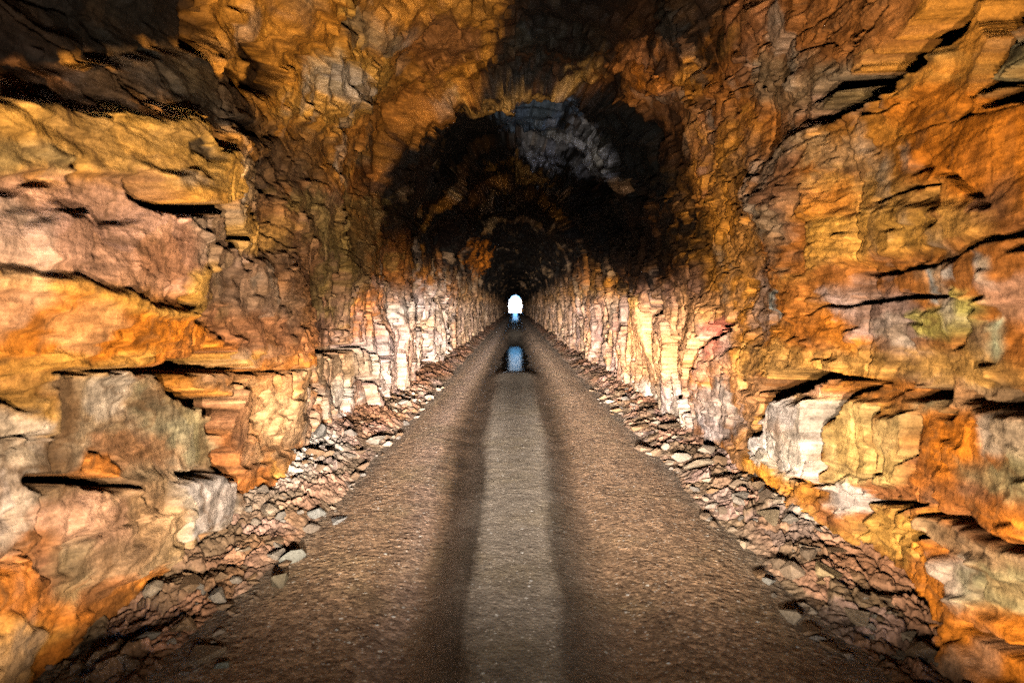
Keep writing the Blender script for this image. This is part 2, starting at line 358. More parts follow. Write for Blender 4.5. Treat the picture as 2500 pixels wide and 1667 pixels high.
('TA',0.034,0.85,0.04,[(3.71,2.72,0.58),(4.04,2.74,0.54),(4.44,2.77,0.49),(4.53,2.71,0.48),(4.63,2.65,0.46),(4.69,2.45,0.45),(4.76,2.25,0.44),(4.52,2.16,0.46),(4.30,2.09,0.49),(4.19,2.15,0.50),(4.08,2.21,0.51),(4.11,2.32,0.51),(4.14,2.43,0.51),(4.04,2.54,0.53),(3.94,2.63,0.54),(3.82,2.68,0.56)]),
('YO',0.016,0.9,-0.03,[(3.84,2.40,0.55),(4.01,2.43,0.53),(4.20,2.47,0.50),(4.24,2.41,0.50),(4.28,2.36,0.49),(4.35,2.30,0.48),(4.43,2.24,0.47),(4.33,2.20,0.48),(4.24,2.16,0.49),(4.11,2.20,0.51),(3.98,2.24,0.53),(3.91,2.29,0.54),(3.84,2.34,0.55),(3.84,2.37,0.55)]),
('OB',0.019,0.97,-0.06,[(2.28,2.36,0.92),(2.52,2.34,0.84),(2.81,2.32,0.75),(2.93,2.29,0.72),(3.05,2.26,0.69),(3.22,2.24,0.65),(3.42,2.21,0.61),(3.70,2.19,0.57),(4.03,2.17,0.52),(4.21,2.11,0.50),(4.42,2.05,0.48),(4.72,1.99,0.45),(5.06,1.91,0.42),(4.90,1.87,0.43),(4.75,1.83,0.45),(4.45,1.86,0.48),(4.18,1.89,0.51),(3.92,1.89,0.54),(3.69,1.88,0.58),(3.52,1.89,0.60),(3.37,1.89,0.63),(3.20,1.90,0.66),(3.04,1.91,0.70),(2.60,1.94,0.81),(2.27,1.97,0.93),(2.28,2.16,0.92)]),
('YO',0.012,0.85,-0.03,[(2.28,2.37,0.92),(2.52,2.36,0.84),(2.81,2.33,0.75),(2.93,2.30,0.72),(3.05,2.28,0.69),(3.22,2.25,0.65),(3.42,2.22,0.61),(3.69,2.20,0.57),(4.00,2.18,0.52),(3.96,2.16,0.53),(3.93,2.14,0.54),(3.63,2.15,0.58),(3.38,2.16,0.62),(3.19,2.19,0.66),(3.02,2.21,0.69),(2.90,2.23,0.72),(2.78,2.25,0.75),(2.51,2.26,0.84),(2.28,2.27,0.92),(2.28,2.32,0.92)]),
('PO',0.023,0.75,0,[(2.71,2.21,0.78),(2.81,2.22,0.75),(2.91,2.23,0.72),(3.01,2.18,0.70),(3.11,2.13,0.68),(3.09,2.07,0.68),(3.08,2.01,0.69),(2.93,2.02,0.72),(2.80,2.04,0.75),(2.74,2.08,0.77),(2.68,2.12,0.78),(2.70,2.16,0.78)]),
('YO',0.016,0.7,-0.02,[(2.27,2.06,0.93),(2.51,2.03,0.84),(2.80,2.00,0.75),(2.99,1.97,0.71),(3.20,1.94,0.66),(3.43,1.96,0.62),(3.69,1.97,0.57),(3.73,1.94,0.57),(3.78,1.91,0.56),(3.56,1.90,0.60),(3.37,1.89,0.63),(2.71,1.93,0.78),(2.27,1.96,0.93),(2.27,2.01,0.93)]),
('PU',0.082,0.85,0,[(4.26,2.78,0.51),(4.78,2.94,0.47),(5.44,3.15,0.42),(6.18,3.34,0.39),(7.14,3.55,0.35),(8.06,3.34,0.30),(9.22,3.09,0.25),(9.34,2.48,0.23),(9.47,1.86,0.22),(8.34,1.79,0.26),(7.45,1.73,0.29),(6.26,1.81,0.34),(5.40,1.86,0.39),(5.14,1.91,0.41),(4.90,1.96,0.43),(4.61,2.06,0.46),(4.36,2.16,0.48),(4.43,2.33,0.48),(4.50,2.51,0.47),(4.38,2.65,0.49)]),
('OL',0.058,0.8,0,[(5.84,3.11,0.39),(6.30,3.26,0.37),(6.85,3.45,0.36),(7.49,3.45,0.33),(8.27,3.42,0.29),(8.60,3.25,0.27),(8.96,3.06,0.25),(8.48,2.85,0.26),(8.04,2.65,0.27),(7.56,2.73,0.29),(7.14,2.79,0.31),(6.69,2.80,0.33),(6.29,2.80,0.35),(6.05,2.96,0.37)]),
('YO',0.025,0.7,-0.03,[(4.35,2.88,0.51),(4.55,2.89,0.49),(4.78,2.91,0.46),(4.93,2.87,0.45),(5.08,2.82,0.43),(5.12,2.73,0.42),(5.16,2.65,0.42),(4.96,2.64,0.43),(4.77,2.63,0.45),(4.67,2.68,0.46),(4.57,2.73,0.47),(4.46,2.81,0.49)]),
('OC',0.029,0.7,0,[(4.63,2.77,0.47),(5.08,2.86,0.43),(5.63,2.96,0.40),(5.94,2.97,0.38),(6.29,2.97,0.36),(6.17,2.87,0.36),(6.05,2.78,0.36),(5.57,2.70,0.39),(5.16,2.63,0.42),(4.88,2.70,0.44)]),
('OL',0.047,0.7,0,[(6.76,2.67,0.32),(7.09,2.60,0.30),(7.47,2.52,0.28),(7.55,2.33,0.28),(7.64,2.12,0.28),(7.37,2.08,0.29),(7.12,2.04,0.30),(6.93,2.15,0.30),(6.74,2.27,0.31),(6.75,2.47,0.31)]),
('RB',0.046,0.7,0,[(4.36,2.13,0.48),(4.83,2.10,0.44),(5.41,2.07,0.39),(6.27,2.01,0.34),(7.45,1.93,0.28),(7.45,1.83,0.29),(7.45,1.73,0.29),(6.26,1.77,0.34),(5.40,1.81,0.40),(4.97,1.88,0.43),(4.61,1.94,0.46),(4.48,2.04,0.47)]),
('TA',0.021,0.9,0.0,[(3.06,1.89,0.69),(3.51,1.85,0.61),(4.12,1.80,0.52),(4.15,1.74,0.52),(4.19,1.68,0.52),(4.40,1.60,0.50),(4.63,1.51,0.48),(4.65,1.33,0.49),(4.67,1.15,0.50),(4.63,1.08,0.51),(4.58,1.00,0.53),(4.27,1.10,0.55),(4.00,1.18,0.58),(3.76,1.23,0.62),(3.54,1.26,0.65),(3.28,1.34,0.69),(3.06,1.41,0.73),(3.06,1.65,0.71)]),
('YO',0.025,0.6,0,[(2.27,1.97,0.93),(2.60,1.93,0.81),(3.04,1.89,0.70),(3.06,1.78,0.70),(3.08,1.68,0.70),(3.06,1.58,0.72),(3.03,1.48,0.73),(2.59,1.59,0.84),(2.26,1.68,0.96),(2.27,1.82,0.94)]),
('CR',0.025,0.8,0,[(2.27,1.83,0.94),(2.50,1.79,0.85),(2.79,1.75,0.77),(2.91,1.70,0.74),(3.04,1.64,0.72),(3.03,1.53,0.73),(3.03,1.42,0.74),(2.97,1.32,0.77),(2.91,1.23,0.79),(2.84,1.16,0.83),(2.77,1.09,0.86),(2.49,1.20,0.93),(2.25,1.30,1.02),(2.26,1.56,0.97)]),
('BR',0.017,0.8,0.05,[(3.10,1.87,0.69),(3.17,1.87,0.67),(3.25,1.86,0.66),(3.24,1.76,0.66),(3.22,1.65,0.67),(3.17,1.53,0.69),(3.12,1.42,0.72),(3.09,1.41,0.73),(3.06,1.41,0.73),(3.09,1.54,0.71),(3.11,1.67,0.70),(3.10,1.77,0.69)]),  # narrow shadow painted dark brown into the wall colour
('GN',0.033,0.7,0,[(3.82,1.75,0.56),(3.99,1.71,0.54),(4.17,1.66,0.52),(4.37,1.56,0.50),(4.60,1.45,0.49),(4.59,1.28,0.50),(4.59,1.11,0.52),(4.33,1.17,0.54),(4.11,1.23,0.56),(3.98,1.36,0.57),(3.86,1.49,0.57),(3.84,1.62,0.57)]),
('CR',0.019,0.6,0,[(3.33,1.83,0.64),(3.50,1.83,0.61),(3.69,1.82,0.58),(3.71,1.73,0.58),(3.72,1.64,0.58),(3.57,1.63,0.61),(3.44,1.62,0.63),(3.38,1.66,0.64),(3.33,1.70,0.65),(3.33,1.77,0.64)]),
('RB',0.025,0.6,0,[(3.40,1.55,0.65),(3.68,1.50,0.60),(4.01,1.44,0.56),(4.19,1.28,0.55),(4.39,1.10,0.54),(4.00,1.20,0.58),(3.67,1.28,0.62),(3.53,1.34,0.64),(3.39,1.39,0.66),(3.40,1.47,0.65)]),
('OB',0.014,0.85,-0.03,[(3.20,1.38,0.71),(3.25,1.42,0.69),(3.30,1.46,0.67),(3.39,1.45,0.66),(3.49,1.43,0.64),(3.54,1.38,0.64),(3.59,1.32,0.63),(3.57,1.29,0.64),(3.54,1.26,0.65),(3.37,1.31,0.68),(3.22,1.35,0.70),(3.21,1.36,0.70)]),
('TA',0.026,0.85,-0.05,[(2.97,1.38,0.76),(3.23,1.32,0.71),(3.54,1.23,0.65),(3.63,1.25,0.64),(3.71,1.27,0.62),(3.95,1.24,0.59),(4.22,1.20,0.55),(4.39,1.13,0.54),(4.59,1.05,0.52),(4.67,0.92,0.53),(4.75,0.78,0.53),(4.66,0.73,0.55),(4.58,0.68,0.57),(4.38,0.70,0.59),(4.20,0.72,0.61),(4.17,0.63,0.63),(4.14,0.54,0.65),(3.88,0.63,0.67),(3.65,0.71,0.70),(3.45,0.77,0.74),(3.27,0.83,0.77),(3.14,0.89,0.79),(3.02,0.95,0.81),(2.99,1.17,0.78)]),
('GW',0.014,0.97,-0.08,[(3.89,1.04,0.62),(3.93,1.09,0.60),(3.97,1.14,0.59),(4.09,1.13,0.58),(4.21,1.13,0.56),(4.39,1.07,0.54),(4.59,1.01,0.53),(4.68,0.91,0.53),(4.78,0.79,0.53),(4.67,0.75,0.55),(4.58,0.71,0.56),(4.48,0.71,0.57),(4.38,0.71,0.59),(4.18,0.76,0.61),(3.99,0.81,0.63),(3.94,0.93,0.62)]),
('PK',0.021,0.7,0,[(2.88,1.28,0.79),(3.05,1.28,0.75),(3.25,1.28,0.71),(3.35,1.22,0.69),(3.46,1.17,0.68),(3.46,1.06,0.69),(3.46,0.96,0.71),(3.22,1.02,0.75),(3.02,1.07,0.79),(2.95,1.18,0.79)]),
('GN',0.025,0.7,0,[(3.02,1.07,0.79),(3.10,1.08,0.77),(3.18,1.08,0.75),(3.21,0.99,0.75),(3.25,0.90,0.76),(3.21,0.83,0.78),(3.17,0.76,0.80),(3.07,0.81,0.82),(2.98,0.86,0.83),(3.00,0.97,0.81)]),
('OB',0.030,0.75,0,[(2.25,1.24,1.03),(2.52,1.18,0.93),(2.85,1.10,0.83),(3.00,0.92,0.82),(3.16,0.72,0.81),(3.37,0.71,0.76),(3.61,0.71,0.71),(3.88,0.62,0.68),(4.20,0.52,0.64),(4.17,0.49,0.65),(4.14,0.46,0.66),(3.88,0.45,0.70),(3.65,0.44,0.75),(3.44,0.45,0.79),(3.26,0.45,0.84),(3.12,0.42,0.88),(3.00,0.38,0.93),(2.56,0.47,1.06),(2.23,0.54,1.20),(2.24,0.89,1.11)]),
('YO',0.021,0.7,0,[(2.24,1.07,1.06),(2.48,0.98,0.98),(2.77,0.87,0.90),(2.92,0.77,0.87),(3.10,0.66,0.84),(3.02,0.62,0.87),(2.95,0.58,0.90),(2.82,0.57,0.94),(2.71,0.56,0.98),(2.45,0.63,1.07),(2.23,0.69,1.16),(2.24,0.88,1.11)]),
('TA',0.022,0.8,0,[(3.76,0.54,0.71),(4.07,0.45,0.67),(4.43,0.34,0.63),(4.46,0.23,0.64),(4.49,0.13,0.66),(4.22,0.18,0.69),(3.97,0.23,0.72),(3.83,0.33,0.73),(3.69,0.42,0.75),(3.73,0.48,0.73)]),
('PO',0.048,0.85,0,[(4.77,1.71,0.45),(5.60,1.64,0.39),(6.80,1.54,0.32),(7.18,1.44,0.31),(7.62,1.31,0.30),(7.34,1.10,0.32),(7.09,0.90,0.35),(6.78,0.87,0.37),(6.49,0.83,0.39),(5.67,0.93,0.43),(5.03,1.01,0.48),(4.90,1.14,0.48),(4.77,1.26,0.48),(4.77,1.49,0.47)]),
('RB',0.037,0.7,0,[(4.73,1.24,0.49),(5.20,1.18,0.45),(5.78,1.12,0.41),(6.24,1.00,0.39),(6.78,0.87,0.37),(6.49,0.81,0.39),(6.23,0.76,0.41),(5.57,0.84,0.45),(5.03,0.91,0.49),(4.87,0.96,0.50),(4.72,1.02,0.51),(4.73,1.13,0.50)]),
('PK',0.037,0.6,0,[(6.37,1.12,0.37),(6.79,1.18,0.34),(7.26,1.26,0.32),(7.43,1.09,0.32),(7.60,0.91,0.32),(7.17,0.84,0.35),(6.78,0.78,0.37),(6.57,0.95,0.37)]),
('WH',0.034,0.95,-0.02,[(7.75,0.80,0.33),(7.88,1.03,0.31),(8.00,1.27,0.29),(8.34,1.23,0.28),(8.71,1.20,0.27),(8.68,0.96,0.28),(8.65,0.73,0.30),(9.29,0.61,0.28),(10.03,0.46,0.27),(9.72,0.43,0.28),(9.42,0.41,0.29),(8.53,0.55,0.31),(7.79,0.67,0.33),(7.77,0.74,0.33)]),
('CR',0.027,0.6,0,[(7.43,1.24,0.31),(7.80,1.29,0.29),(8.21,1.35,0.28),(8.55,1.26,0.27),(8.91,1.16,0.26),(8.78,0.94,0.28),(8.65,0.73,0.30),(8.09,0.82,0.31),(7.60,0.91,0.32),(7.52,1.07,0.32)]),
('TA',0.047,0.8,-0.02,[(7.11,1.66,0.31),(7.62,1.64,0.29),(8.22,1.62,0.27),(9.05,1.53,0.24),(10.06,1.42,0.22),(10.22,1.21,0.23),(10.38,0.99,0.23),(10.05,1.00,0.24),(9.73,1.00,0.25),(9.37,1.11,0.25),(9.04,1.21,0.26),(8.27,1.27,0.28),(7.62,1.31,0.30),(7.35,1.49,0.30)]),
('OB',0.051,0.85,0,[(8.75,2.46,0.24),(9.37,2.51,0.23),(10.09,2.57,0.21),(10.51,2.45,0.20),(10.96,2.31,0.19),(10.86,2.06,0.19),(10.76,1.81,0.20),(9.76,1.78,0.22),(8.93,1.76,0.24),(8.74,1.88,0.24),(8.57,2.00,0.25),(8.66,2.23,0.24)]),
('CR',0.139,0.7,0,[(10.41,2.30,0.20),(13.54,2.56,0.16),(19.35,3.04,0.12),(20.59,2.27,0.10),(22.00,1.40,0.10),(21.23,0.44,0.13),(20.52,-0.46,0.17),(15.47,0.04,0.19),(12.42,0.34,0.23),(11.51,0.59,0.23),(10.73,0.81,0.23),(10.39,1.27,0.22),(10.07,1.70,0.21),(10.24,2.00,0.21)]),
('PK',0.097,0.5,0,[(10.76,1.81,0.20),(11.76,1.85,0.18),(12.97,1.90,0.16),(13.51,1.17,0.17),(14.09,0.37,0.20),(12.42,0.51,0.22),(11.10,0.61,0.24),(10.93,1.22,0.21)]),
('WH',0.032,0.9,0,[(10.95,2.16,0.19),(11.77,2.20,0.18),(12.72,2.24,0.17),(12.85,2.17,0.16),(12.98,2.09,0.16),(12.11,2.08,0.17),(11.34,2.07,0.19),(11.14,2.12,0.19)]),
('OB',0.119,0.8,0,[(25.09,4.63,0.12),(27.75,5.02,0.12),(30.18,5.44,0.11),(33.03,5.13,0.10),(35.66,4.71,0.09),(34.46,4.14,0.08),(32.02,3.57,0.08),(28.81,3.82,0.09),(26.06,4.02,0.10),(25.73,4.34,0.11)]),
('OL',0.126,0.7,0,[(7.48,3.57,0.33),(8.54,3.69,0.30),(9.91,3.87,0.27),(9.95,3.25,0.24),(9.84,2.63,0.22),(8.97,2.35,0.23),(8.24,2.12,0.26),(7.94,2.54,0.27),(7.66,2.94,0.29),(7.58,3.25,0.31)]),
('BR',0.118,0.6,0.03,[(8.27,3.21,0.28),(8.85,3.34,0.27),(9.50,3.50,0.26),(9.43,2.98,0.24),(9.34,2.48,0.23),(8.95,2.53,0.24),(8.58,2.57,0.25),(8.42,2.90,0.26)]),
('BR',0.067,0.6,0,[(5.44,3.55,0.46),(5.93,3.67,0.43),(6.50,3.80,0.40),(6.96,3.71,0.37),(7.47,3.60,0.34),(6.99,3.47,0.35),(6.56,3.36,0.36),(6.01,3.34,0.40),(5.54,3.30,0.43),(5.49,3.42,0.44)]),
('SO',0.110,0.92,0.02,[(9.15,6.82,0.40),(8.69,7.00,0.43),(8.25,7.17,0.45),(7.13,7.12,0.52),(6.27,7.07,0.59),(5.90,8.11,0.61),(4.89,9.01,0.68),(5.37,9.18,0.60),(5.93,9.44,0.52),(6.18,9.53,0.50),(6.44,9.65,0.47),(6.85,9.50,0.45),(7.29,9.31,0.43),(7.87,8.99,0.42),(8.39,8.63,0.41),(8.79,8.31,0.41),(9.06,7.98,0.40),(9.35,7.74,0.39),(9.57,7.50,0.39),(9.41,7.15,0.39)]),
('SG',0.082,0.8,-0.05,[(8.74,6.89,0.42),(8.63,7.10,0.43),(8.48,7.29,0.44),(8.52,7.52,0.43),(8.50,7.74,0.43),(8.82,7.64,0.42),(9.16,7.55,0.40),(9.28,7.27,0.40),(9.33,7.00,0.40),(9.03,6.93,0.41)]),
('SG',0.046,0.8,-0.05,[(7.34,8.60,0.47),(7.03,8.70,0.49),(6.73,8.80,0.50),(6.58,8.94,0.51),(6.43,9.04,0.51),(6.58,9.13,0.50),(6.73,9.20,0.48),(7.13,9.04,0.46),(7.54,8.87,0.45),(7.45,8.73,0.46)]),
('SG',0.089,0.7,0,[(9.41,6.69,0.39),(9.37,7.10,0.39),(9.19,7.48,0.40),(9.12,7.91,0.40),(8.81,8.34,0.40),(9.06,8.28,0.39),(9.32,8.21,0.38),(10.01,7.55,0.37),(10.14,6.85,0.36),(10.11,6.56,0.36),(9.95,6.25,0.37),(9.71,6.48,0.38)]),
('OC',0.053,1.0,-0.06,[(9.71,5.99,0.37),(9.97,6.32,0.37),(10.07,6.67,0.37),(10.15,7.23,0.36),(9.90,7.78,0.37),(9.34,8.08,0.39),(8.75,8.34,0.41),(8.84,8.38,0.40),(8.94,8.41,0.40),(9.56,8.23,0.38),(10.20,8.03,0.36),(10.56,7.73,0.35),(10.79,7.41,0.34),(10.89,7.12,0.34),(10.91,6.84,0.34),(10.71,6.46,0.34),(10.30,6.07,0.35),(10.00,6.04,0.36)]),  # lit lip of the ceiling step, its brightness painted in
('SO',0.123,0.9,0.05,[(11.40,5.09,0.29),(11.31,5.59,0.31),(10.84,6.02,0.33),(11.03,6.44,0.33),(10.95,6.84,0.34),(10.81,7.44,0.34),(10.23,8.03,0.35),(9.69,8.26,0.37),(9.13,8.48,0.38),(9.23,8.85,0.37),(9.10,9.26,0.35),(9.33,9.51,0.33),(9.47,9.80,0.31),(10.91,9.61,0.28),(12.76,9.37,0.25),(16.40,8.43,0.22),(18.37,7.27,0.20),(16.79,5.87,0.21),(12.49,4.75,0.25),(11.95,4.93,0.27)]),
('SB',0.120,0.8,-0.04,[(11.07,6.69,0.33),(10.94,7.43,0.34),(10.20,8.10,0.35),(10.63,8.18,0.34),(11.08,8.28,0.32),(11.93,7.78,0.31),(12.36,7.21,0.30),(11.72,6.93,0.32)]),  # bluish skylight on the ceiling, painted into the colour
('GB',0.120,0.9,-0.08,[(13.88,7.15,0.27),(13.39,7.59,0.28),(12.63,8.00,0.29),(12.12,8.31,0.29),(11.46,8.63,0.30),(11.35,8.90,0.30),(11.11,9.17,0.29),(11.17,9.44,0.28),(11.11,9.72,0.27),(12.64,9.24,0.25),(13.97,8.68,0.25),(15.14,8.08,0.24),(15.51,7.46,0.24),(14.67,7.29,0.25)]),  # grey-blue sheen of sky on the ceiling, painted as colour
('OC',0.065,0.8,-0.03,[(15.57,6.09,0.23),(16.06,6.56,0.23),(16.05,7.04,0.23),(16.05,7.46,0.23),(15.70,7.90,0.23),(15.83,8.13,0.23),(15.80,8.38,0.22),(17.03,7.90,0.21),(17.74,7.39,0.21),(17.64,6.87,0.21),(17.04,6.36,0.22),(16.29,6.22,0.22)]),  # lit edge of the second ring, painted as a pale line
('OO',0.078,0.7,0,[(9.11,8.39,0.39),(8.80,8.70,0.39),(8.40,8.99,0.40),(8.17,9.33,0.39),(7.82,9.67,0.38),(7.36,9.98,0.38),(6.88,10.28,0.39),(7.22,10.34,0.36),(7.60,10.43,0.34),(8.24,10.13,0.33),(8.87,9.76,0.33),(9.36,9.38,0.34),(9.68,8.99,0.34),(9.45,8.68,0.36)]),
('OB',0.028,0.95,-0.03,[(8.55,8.75,0.40),(8.34,8.87,0.40),(8.12,8.99,0.41),(7.93,9.18,0.41),(7.70,9.38,0.41),(7.88,9.38,0.40),(8.08,9.40,0.39),(8.32,9.35,0.38),(8.57,9.27,0.37),(8.67,9.15,0.37),(8.75,9.01,0.38),(8.66,8.87,0.39)]),
('SO',0.051,0.95,0.12,[(9.25,8.46,0.38),(9.06,8.54,0.39),(8.86,8.63,0.39),(9.15,8.82,0.37),(9.40,9.01,0.35),(9.42,9.33,0.34),(9.28,9.67,0.32),(9.22,9.96,0.31),(9.05,10.28,0.30),(10.02,10.02,0.28),(11.11,9.72,0.27),(10.99,9.37,0.29),(10.69,9.04,0.31),(9.98,8.73,0.34)]),
('SO',0.032,0.9,0.1,[(8.52,8.30,0.42),(8.52,8.48,0.41),(8.49,8.66,0.41),(8.23,8.97,0.40),(7.86,9.29,0.40),(7.59,9.57,0.40),(7.25,9.84,0.40),(7.38,9.78,0.40),(7.50,9.74,0.39),(7.90,9.44,0.39),(8.22,9.13,0.40),(8.62,8.78,0.39),(8.89,8.44,0.40),(8.70,8.36,0.41)]),
('PO',0.060,0.7,0,[(8.21,9.48,0.38),(7.64,9.76,0.38),(7.07,10.05,0.40),(6.99,10.17,0.39),(6.90,10.32,0.38),(7.49,10.17,0.36),(8.16,10.00,0.34),(8.22,9.74,0.36)]),
('SO',0.129,0.9,0.02,[(8.94,9.08,0.37),(8.56,9.33,0.37),(8.13,9.57,0.37),(7.98,9.94,0.36),(7.70,10.32,0.34),(7.57,10.64,0.33),(7.38,10.97,0.32),(8.50,10.69,0.29),(9.95,10.37,0.26),(10.48,9.82,0.28),(10.62,9.29,0.30),(9.72,9.18,0.33)]),
('TA',0.095,0.7,0,[(4.74,1.68,0.46),(5.69,1.59,0.38),(7.10,1.47,0.31),(7.09,1.14,0.33),(7.08,0.81,0.36),(5.88,0.94,0.42),(5.03,1.04,0.48),(4.88,1.37,0.46)]),
('SO',0.186,0.95,0.05,[(15.58,8.94,0.21),(12.56,9.50,0.25),(10.23,9.90,0.28),(9.29,10.21,0.29),(8.41,10.50,0.30),(8.03,10.72,0.30),(7.64,10.93,0.31),(7.56,11.24,0.29),(7.48,11.55,0.29),(7.92,11.63,0.27),(8.43,11.72,0.25),(9.57,11.78,0.22),(11.06,11.86,0.19),(12.01,11.71,0.18),(13.13,11.53,0.16),(14.49,11.32,0.15),(16.15,11.06,0.14),(17.81,10.37,0.15),(18.70,9.67,0.16),(17.16,9.26,0.19)]),
('RB',0.057,0.85,0,[(5.10,8.85,0.66),(4.12,9.51,0.74),(3.32,10.00,0.85),(3.45,10.26,0.78),(3.56,10.50,0.71),(3.95,10.46,0.65),(4.43,10.39,0.59),(4.87,10.23,0.55),(5.39,10.07,0.52),(5.63,9.90,0.51),(5.86,9.71,0.51),(5.88,9.53,0.52),(5.86,9.38,0.53),(5.48,9.09,0.60)]),
('OO',0.039,0.7,0,[(4.66,9.50,0.66),(3.88,9.92,0.74),(3.28,10.26,0.82),(3.45,10.37,0.76),(3.64,10.50,0.70),(4.00,10.46,0.64),(4.43,10.39,0.59),(4.71,10.19,0.58),(5.00,9.98,0.57),(4.84,9.72,0.61)]),
('TA',0.046,0.8,0,[(5.85,9.82,0.50),(5.42,9.96,0.52),(5.04,10.07,0.55),(4.73,10.26,0.57),(4.43,10.41,0.59),(4.16,10.50,0.61),(3.92,10.60,0.64),(4.06,10.62,0.61),(4.22,10.62,0.59),(4.52,10.62,0.55),(4.86,10.62,0.51),(5.16,10.55,0.49),(5.51,10.46,0.47),(5.76,10.28,0.46),(6.01,10.09,0.46),(5.94,9.96,0.48)]),
('PK',0.034,0.6,0,[(5.58,10.37,0.47),(5.19,10.43,0.50),(4.85,10.48,0.53),(4.78,10.57,0.53),(4.72,10.64,0.52),(4.94,10.64,0.50),(5.17,10.62,0.48),(5.38,10.50,0.47)]),
('GW',0.011,0.8,-0.02,[(5.85,9.82,0.50),(5.73,9.86,0.50),(5.62,9.88,0.51),(5.60,9.94,0.51),(5.58,9.98,0.51),(5.70,9.96,0.50),(5.82,9.94,0.49),(5.84,9.88,0.49)]),
('OL',0.026,0.8,-0.04,[(4.22,10.55,0.60),(3.91,10.57,0.64),(3.65,10.60,0.69),(3.48,10.64,0.71),(3.32,10.69,0.74),(3.59,10.69,0.68),(3.92,10.69,0.63),(4.23,10.67,0.58),(4.58,10.62,0.54),(4.39,10.57,0.57)]),
('OB',0.039,0.95,0,[(3.83,10.80,0.63),(3.61,10.80,0.67),(3.42,10.80,0.70),(3.25,10.90,0.72),(3.09,11.01,0.75),(2.90,11.10,0.78),(2.72,11.19,0.82),(2.51,11.28,0.88),(2.33,11.35,0.94),(2.32,11.48,0.93),(2.32,11.61,0.92),(2.58,11.57,0.83),(2.91,11.52,0.74),(3.14,11.49,0.69),(3.40,11.46,0.63),(3.66,11.37,0.60),(3.96,11.25,0.56),(4.11,11.09,0.55),(4.28,10.91,0.55),(4.04,10.87,0.59)]),
('OR',0.040,0.9,0,[(4.59,10.72,0.53),(4.26,10.77,0.57),(3.97,10.80,0.60),(3.85,10.93,0.61),(3.73,11.05,0.61),(3.82,11.15,0.59),(3.91,11.26,0.57),(4.27,11.18,0.52),(4.71,11.08,0.48),(4.82,10.95,0.48),(4.94,10.80,0.48),(4.76,10.77,0.51)]),
('GN',0.026,0.85,0.06,[(3.04,10.69,0.81),(2.65,10.80,0.91),(2.34,10.89,1.01),(2.34,11.02,0.99),(2.33,11.15,0.97),(2.52,11.05,0.91),(2.75,10.93,0.85),(2.86,10.91,0.82),(2.98,10.89,0.79),(3.04,10.91,0.77),(3.11,10.94,0.75),(3.07,10.83,0.78)]),
('SO',0.032,0.85,0.12,[(2.98,10.02,0.94),(2.25,10.50,1.13),(1.79,10.80,1.34),(1.78,11.02,1.29),(1.77,11.23,1.25),(2.16,11.07,1.06),(2.75,10.83,0.87),(2.86,10.80,0.84),(2.98,10.77,0.81),(3.01,10.39,0.87)]),
('CR',0.015,0.75,0,[(3.87,11.08,0.59),(3.81,11.08,0.60),(3.75,11.08,0.61),(3.73,11.15,0.60),(3.71,11.22,0.60),(3.75,11.23,0.59),(3.79,11.23,0.59),(3.83,11.16,0.59)]),
('TA',0.035,0.75,0,[(4.94,10.75,0.49),(4.62,10.80,0.52),(4.34,10.87,0.55),(4.14,10.99,0.56),(3.96,11.10,0.57),(4.03,11.16,0.56),(4.11,11.22,0.54),(4.39,11.16,0.51),(4.71,11.08,0.48),(4.83,10.92,0.49)]),
('YO',0.030,0.9,-0.05,[(4.91,11.30,0.45),(4.47,11.35,0.49),(4.10,11.39,0.53),(3.70,11.43,0.59),(3.37,11.47,0.64),(3.15,11.49,0.68),(2.96,11.51,0.73),(2.95,11.56,0.73),(2.93,11.61,0.73),(3.03,11.64,0.70),(3.13,11.67,0.68),(3.36,11.67,0.63),(3.63,11.67,0.58),(3.85,11.68,0.55),(4.09,11.68,0.52),(4.46,11.72,0.47),(4.90,11.76,0.43),(4.90,11.53,0.44)]),
('OC',0.033,0.8,0,[(4.90,11.02,0.47),(4.35,11.15,0.52),(3.91,11.26,0.57),(3.62,11.34,0.61),(3.37,11.40,0.65),(3.42,11.44,0.63),(3.48,11.47,0.62),(3.76,11.43,0.58),(4.10,11.39,0.53),(4.46,11.35,0.49),(4.89,11.31,0.45),(4.89,11.16,0.46)]),
('OB',0.037,0.6,0,[(4.93,11.14,0.46),(4.68,11.17,0.48),(4.45,11.19,0.50),(4.45,11.28,0.50),(4.45,11.37,0.49),(4.67,11.38,0.47),(4.91,11.40,0.44),(4.92,11.27,0.45)]),
('OO',0.028,0.8,0,[(5.15,11.75,0.41),(4.56,11.71,0.46),(4.09,11.68,0.52),(3.55,11.69,0.60),(3.13,11.69,0.68),(2.85,11.67,0.74),(2.62,11.65,0.81),(2.46,11.64,0.86),(2.32,11.62,0.92),(2.32,11.75,0.91),(2.31,11.87,0.91),(2.55,11.91,0.82),(2.85,11.96,0.74),(3.28,12.02,0.64),(3.88,12.11,0.54),(4.42,12.19,0.48),(5.14,12.29,0.41),(5.14,12.02,0.41)]),
('OB',0.045,0.6,0,[(5.50,12.17,0.38),(4.90,12.11,0.43),(4.43,12.07,0.48),(4.25,12.14,0.50),(4.08,12.20,0.52),(4.39,12.30,0.48),(4.75,12.42,0.45),(5.09,12.44,0.42),(5.49,12.46,0.39),(5.49,12.31,0.39)]),
('BR',0.039,0.6,0,[(4.45,11.37,0.49),(4.18,11.48,0.52),(3.95,11.59,0.54),(4.02,11.64,0.53),(4.09,11.68,0.52),(4.26,11.53,0.50)]),
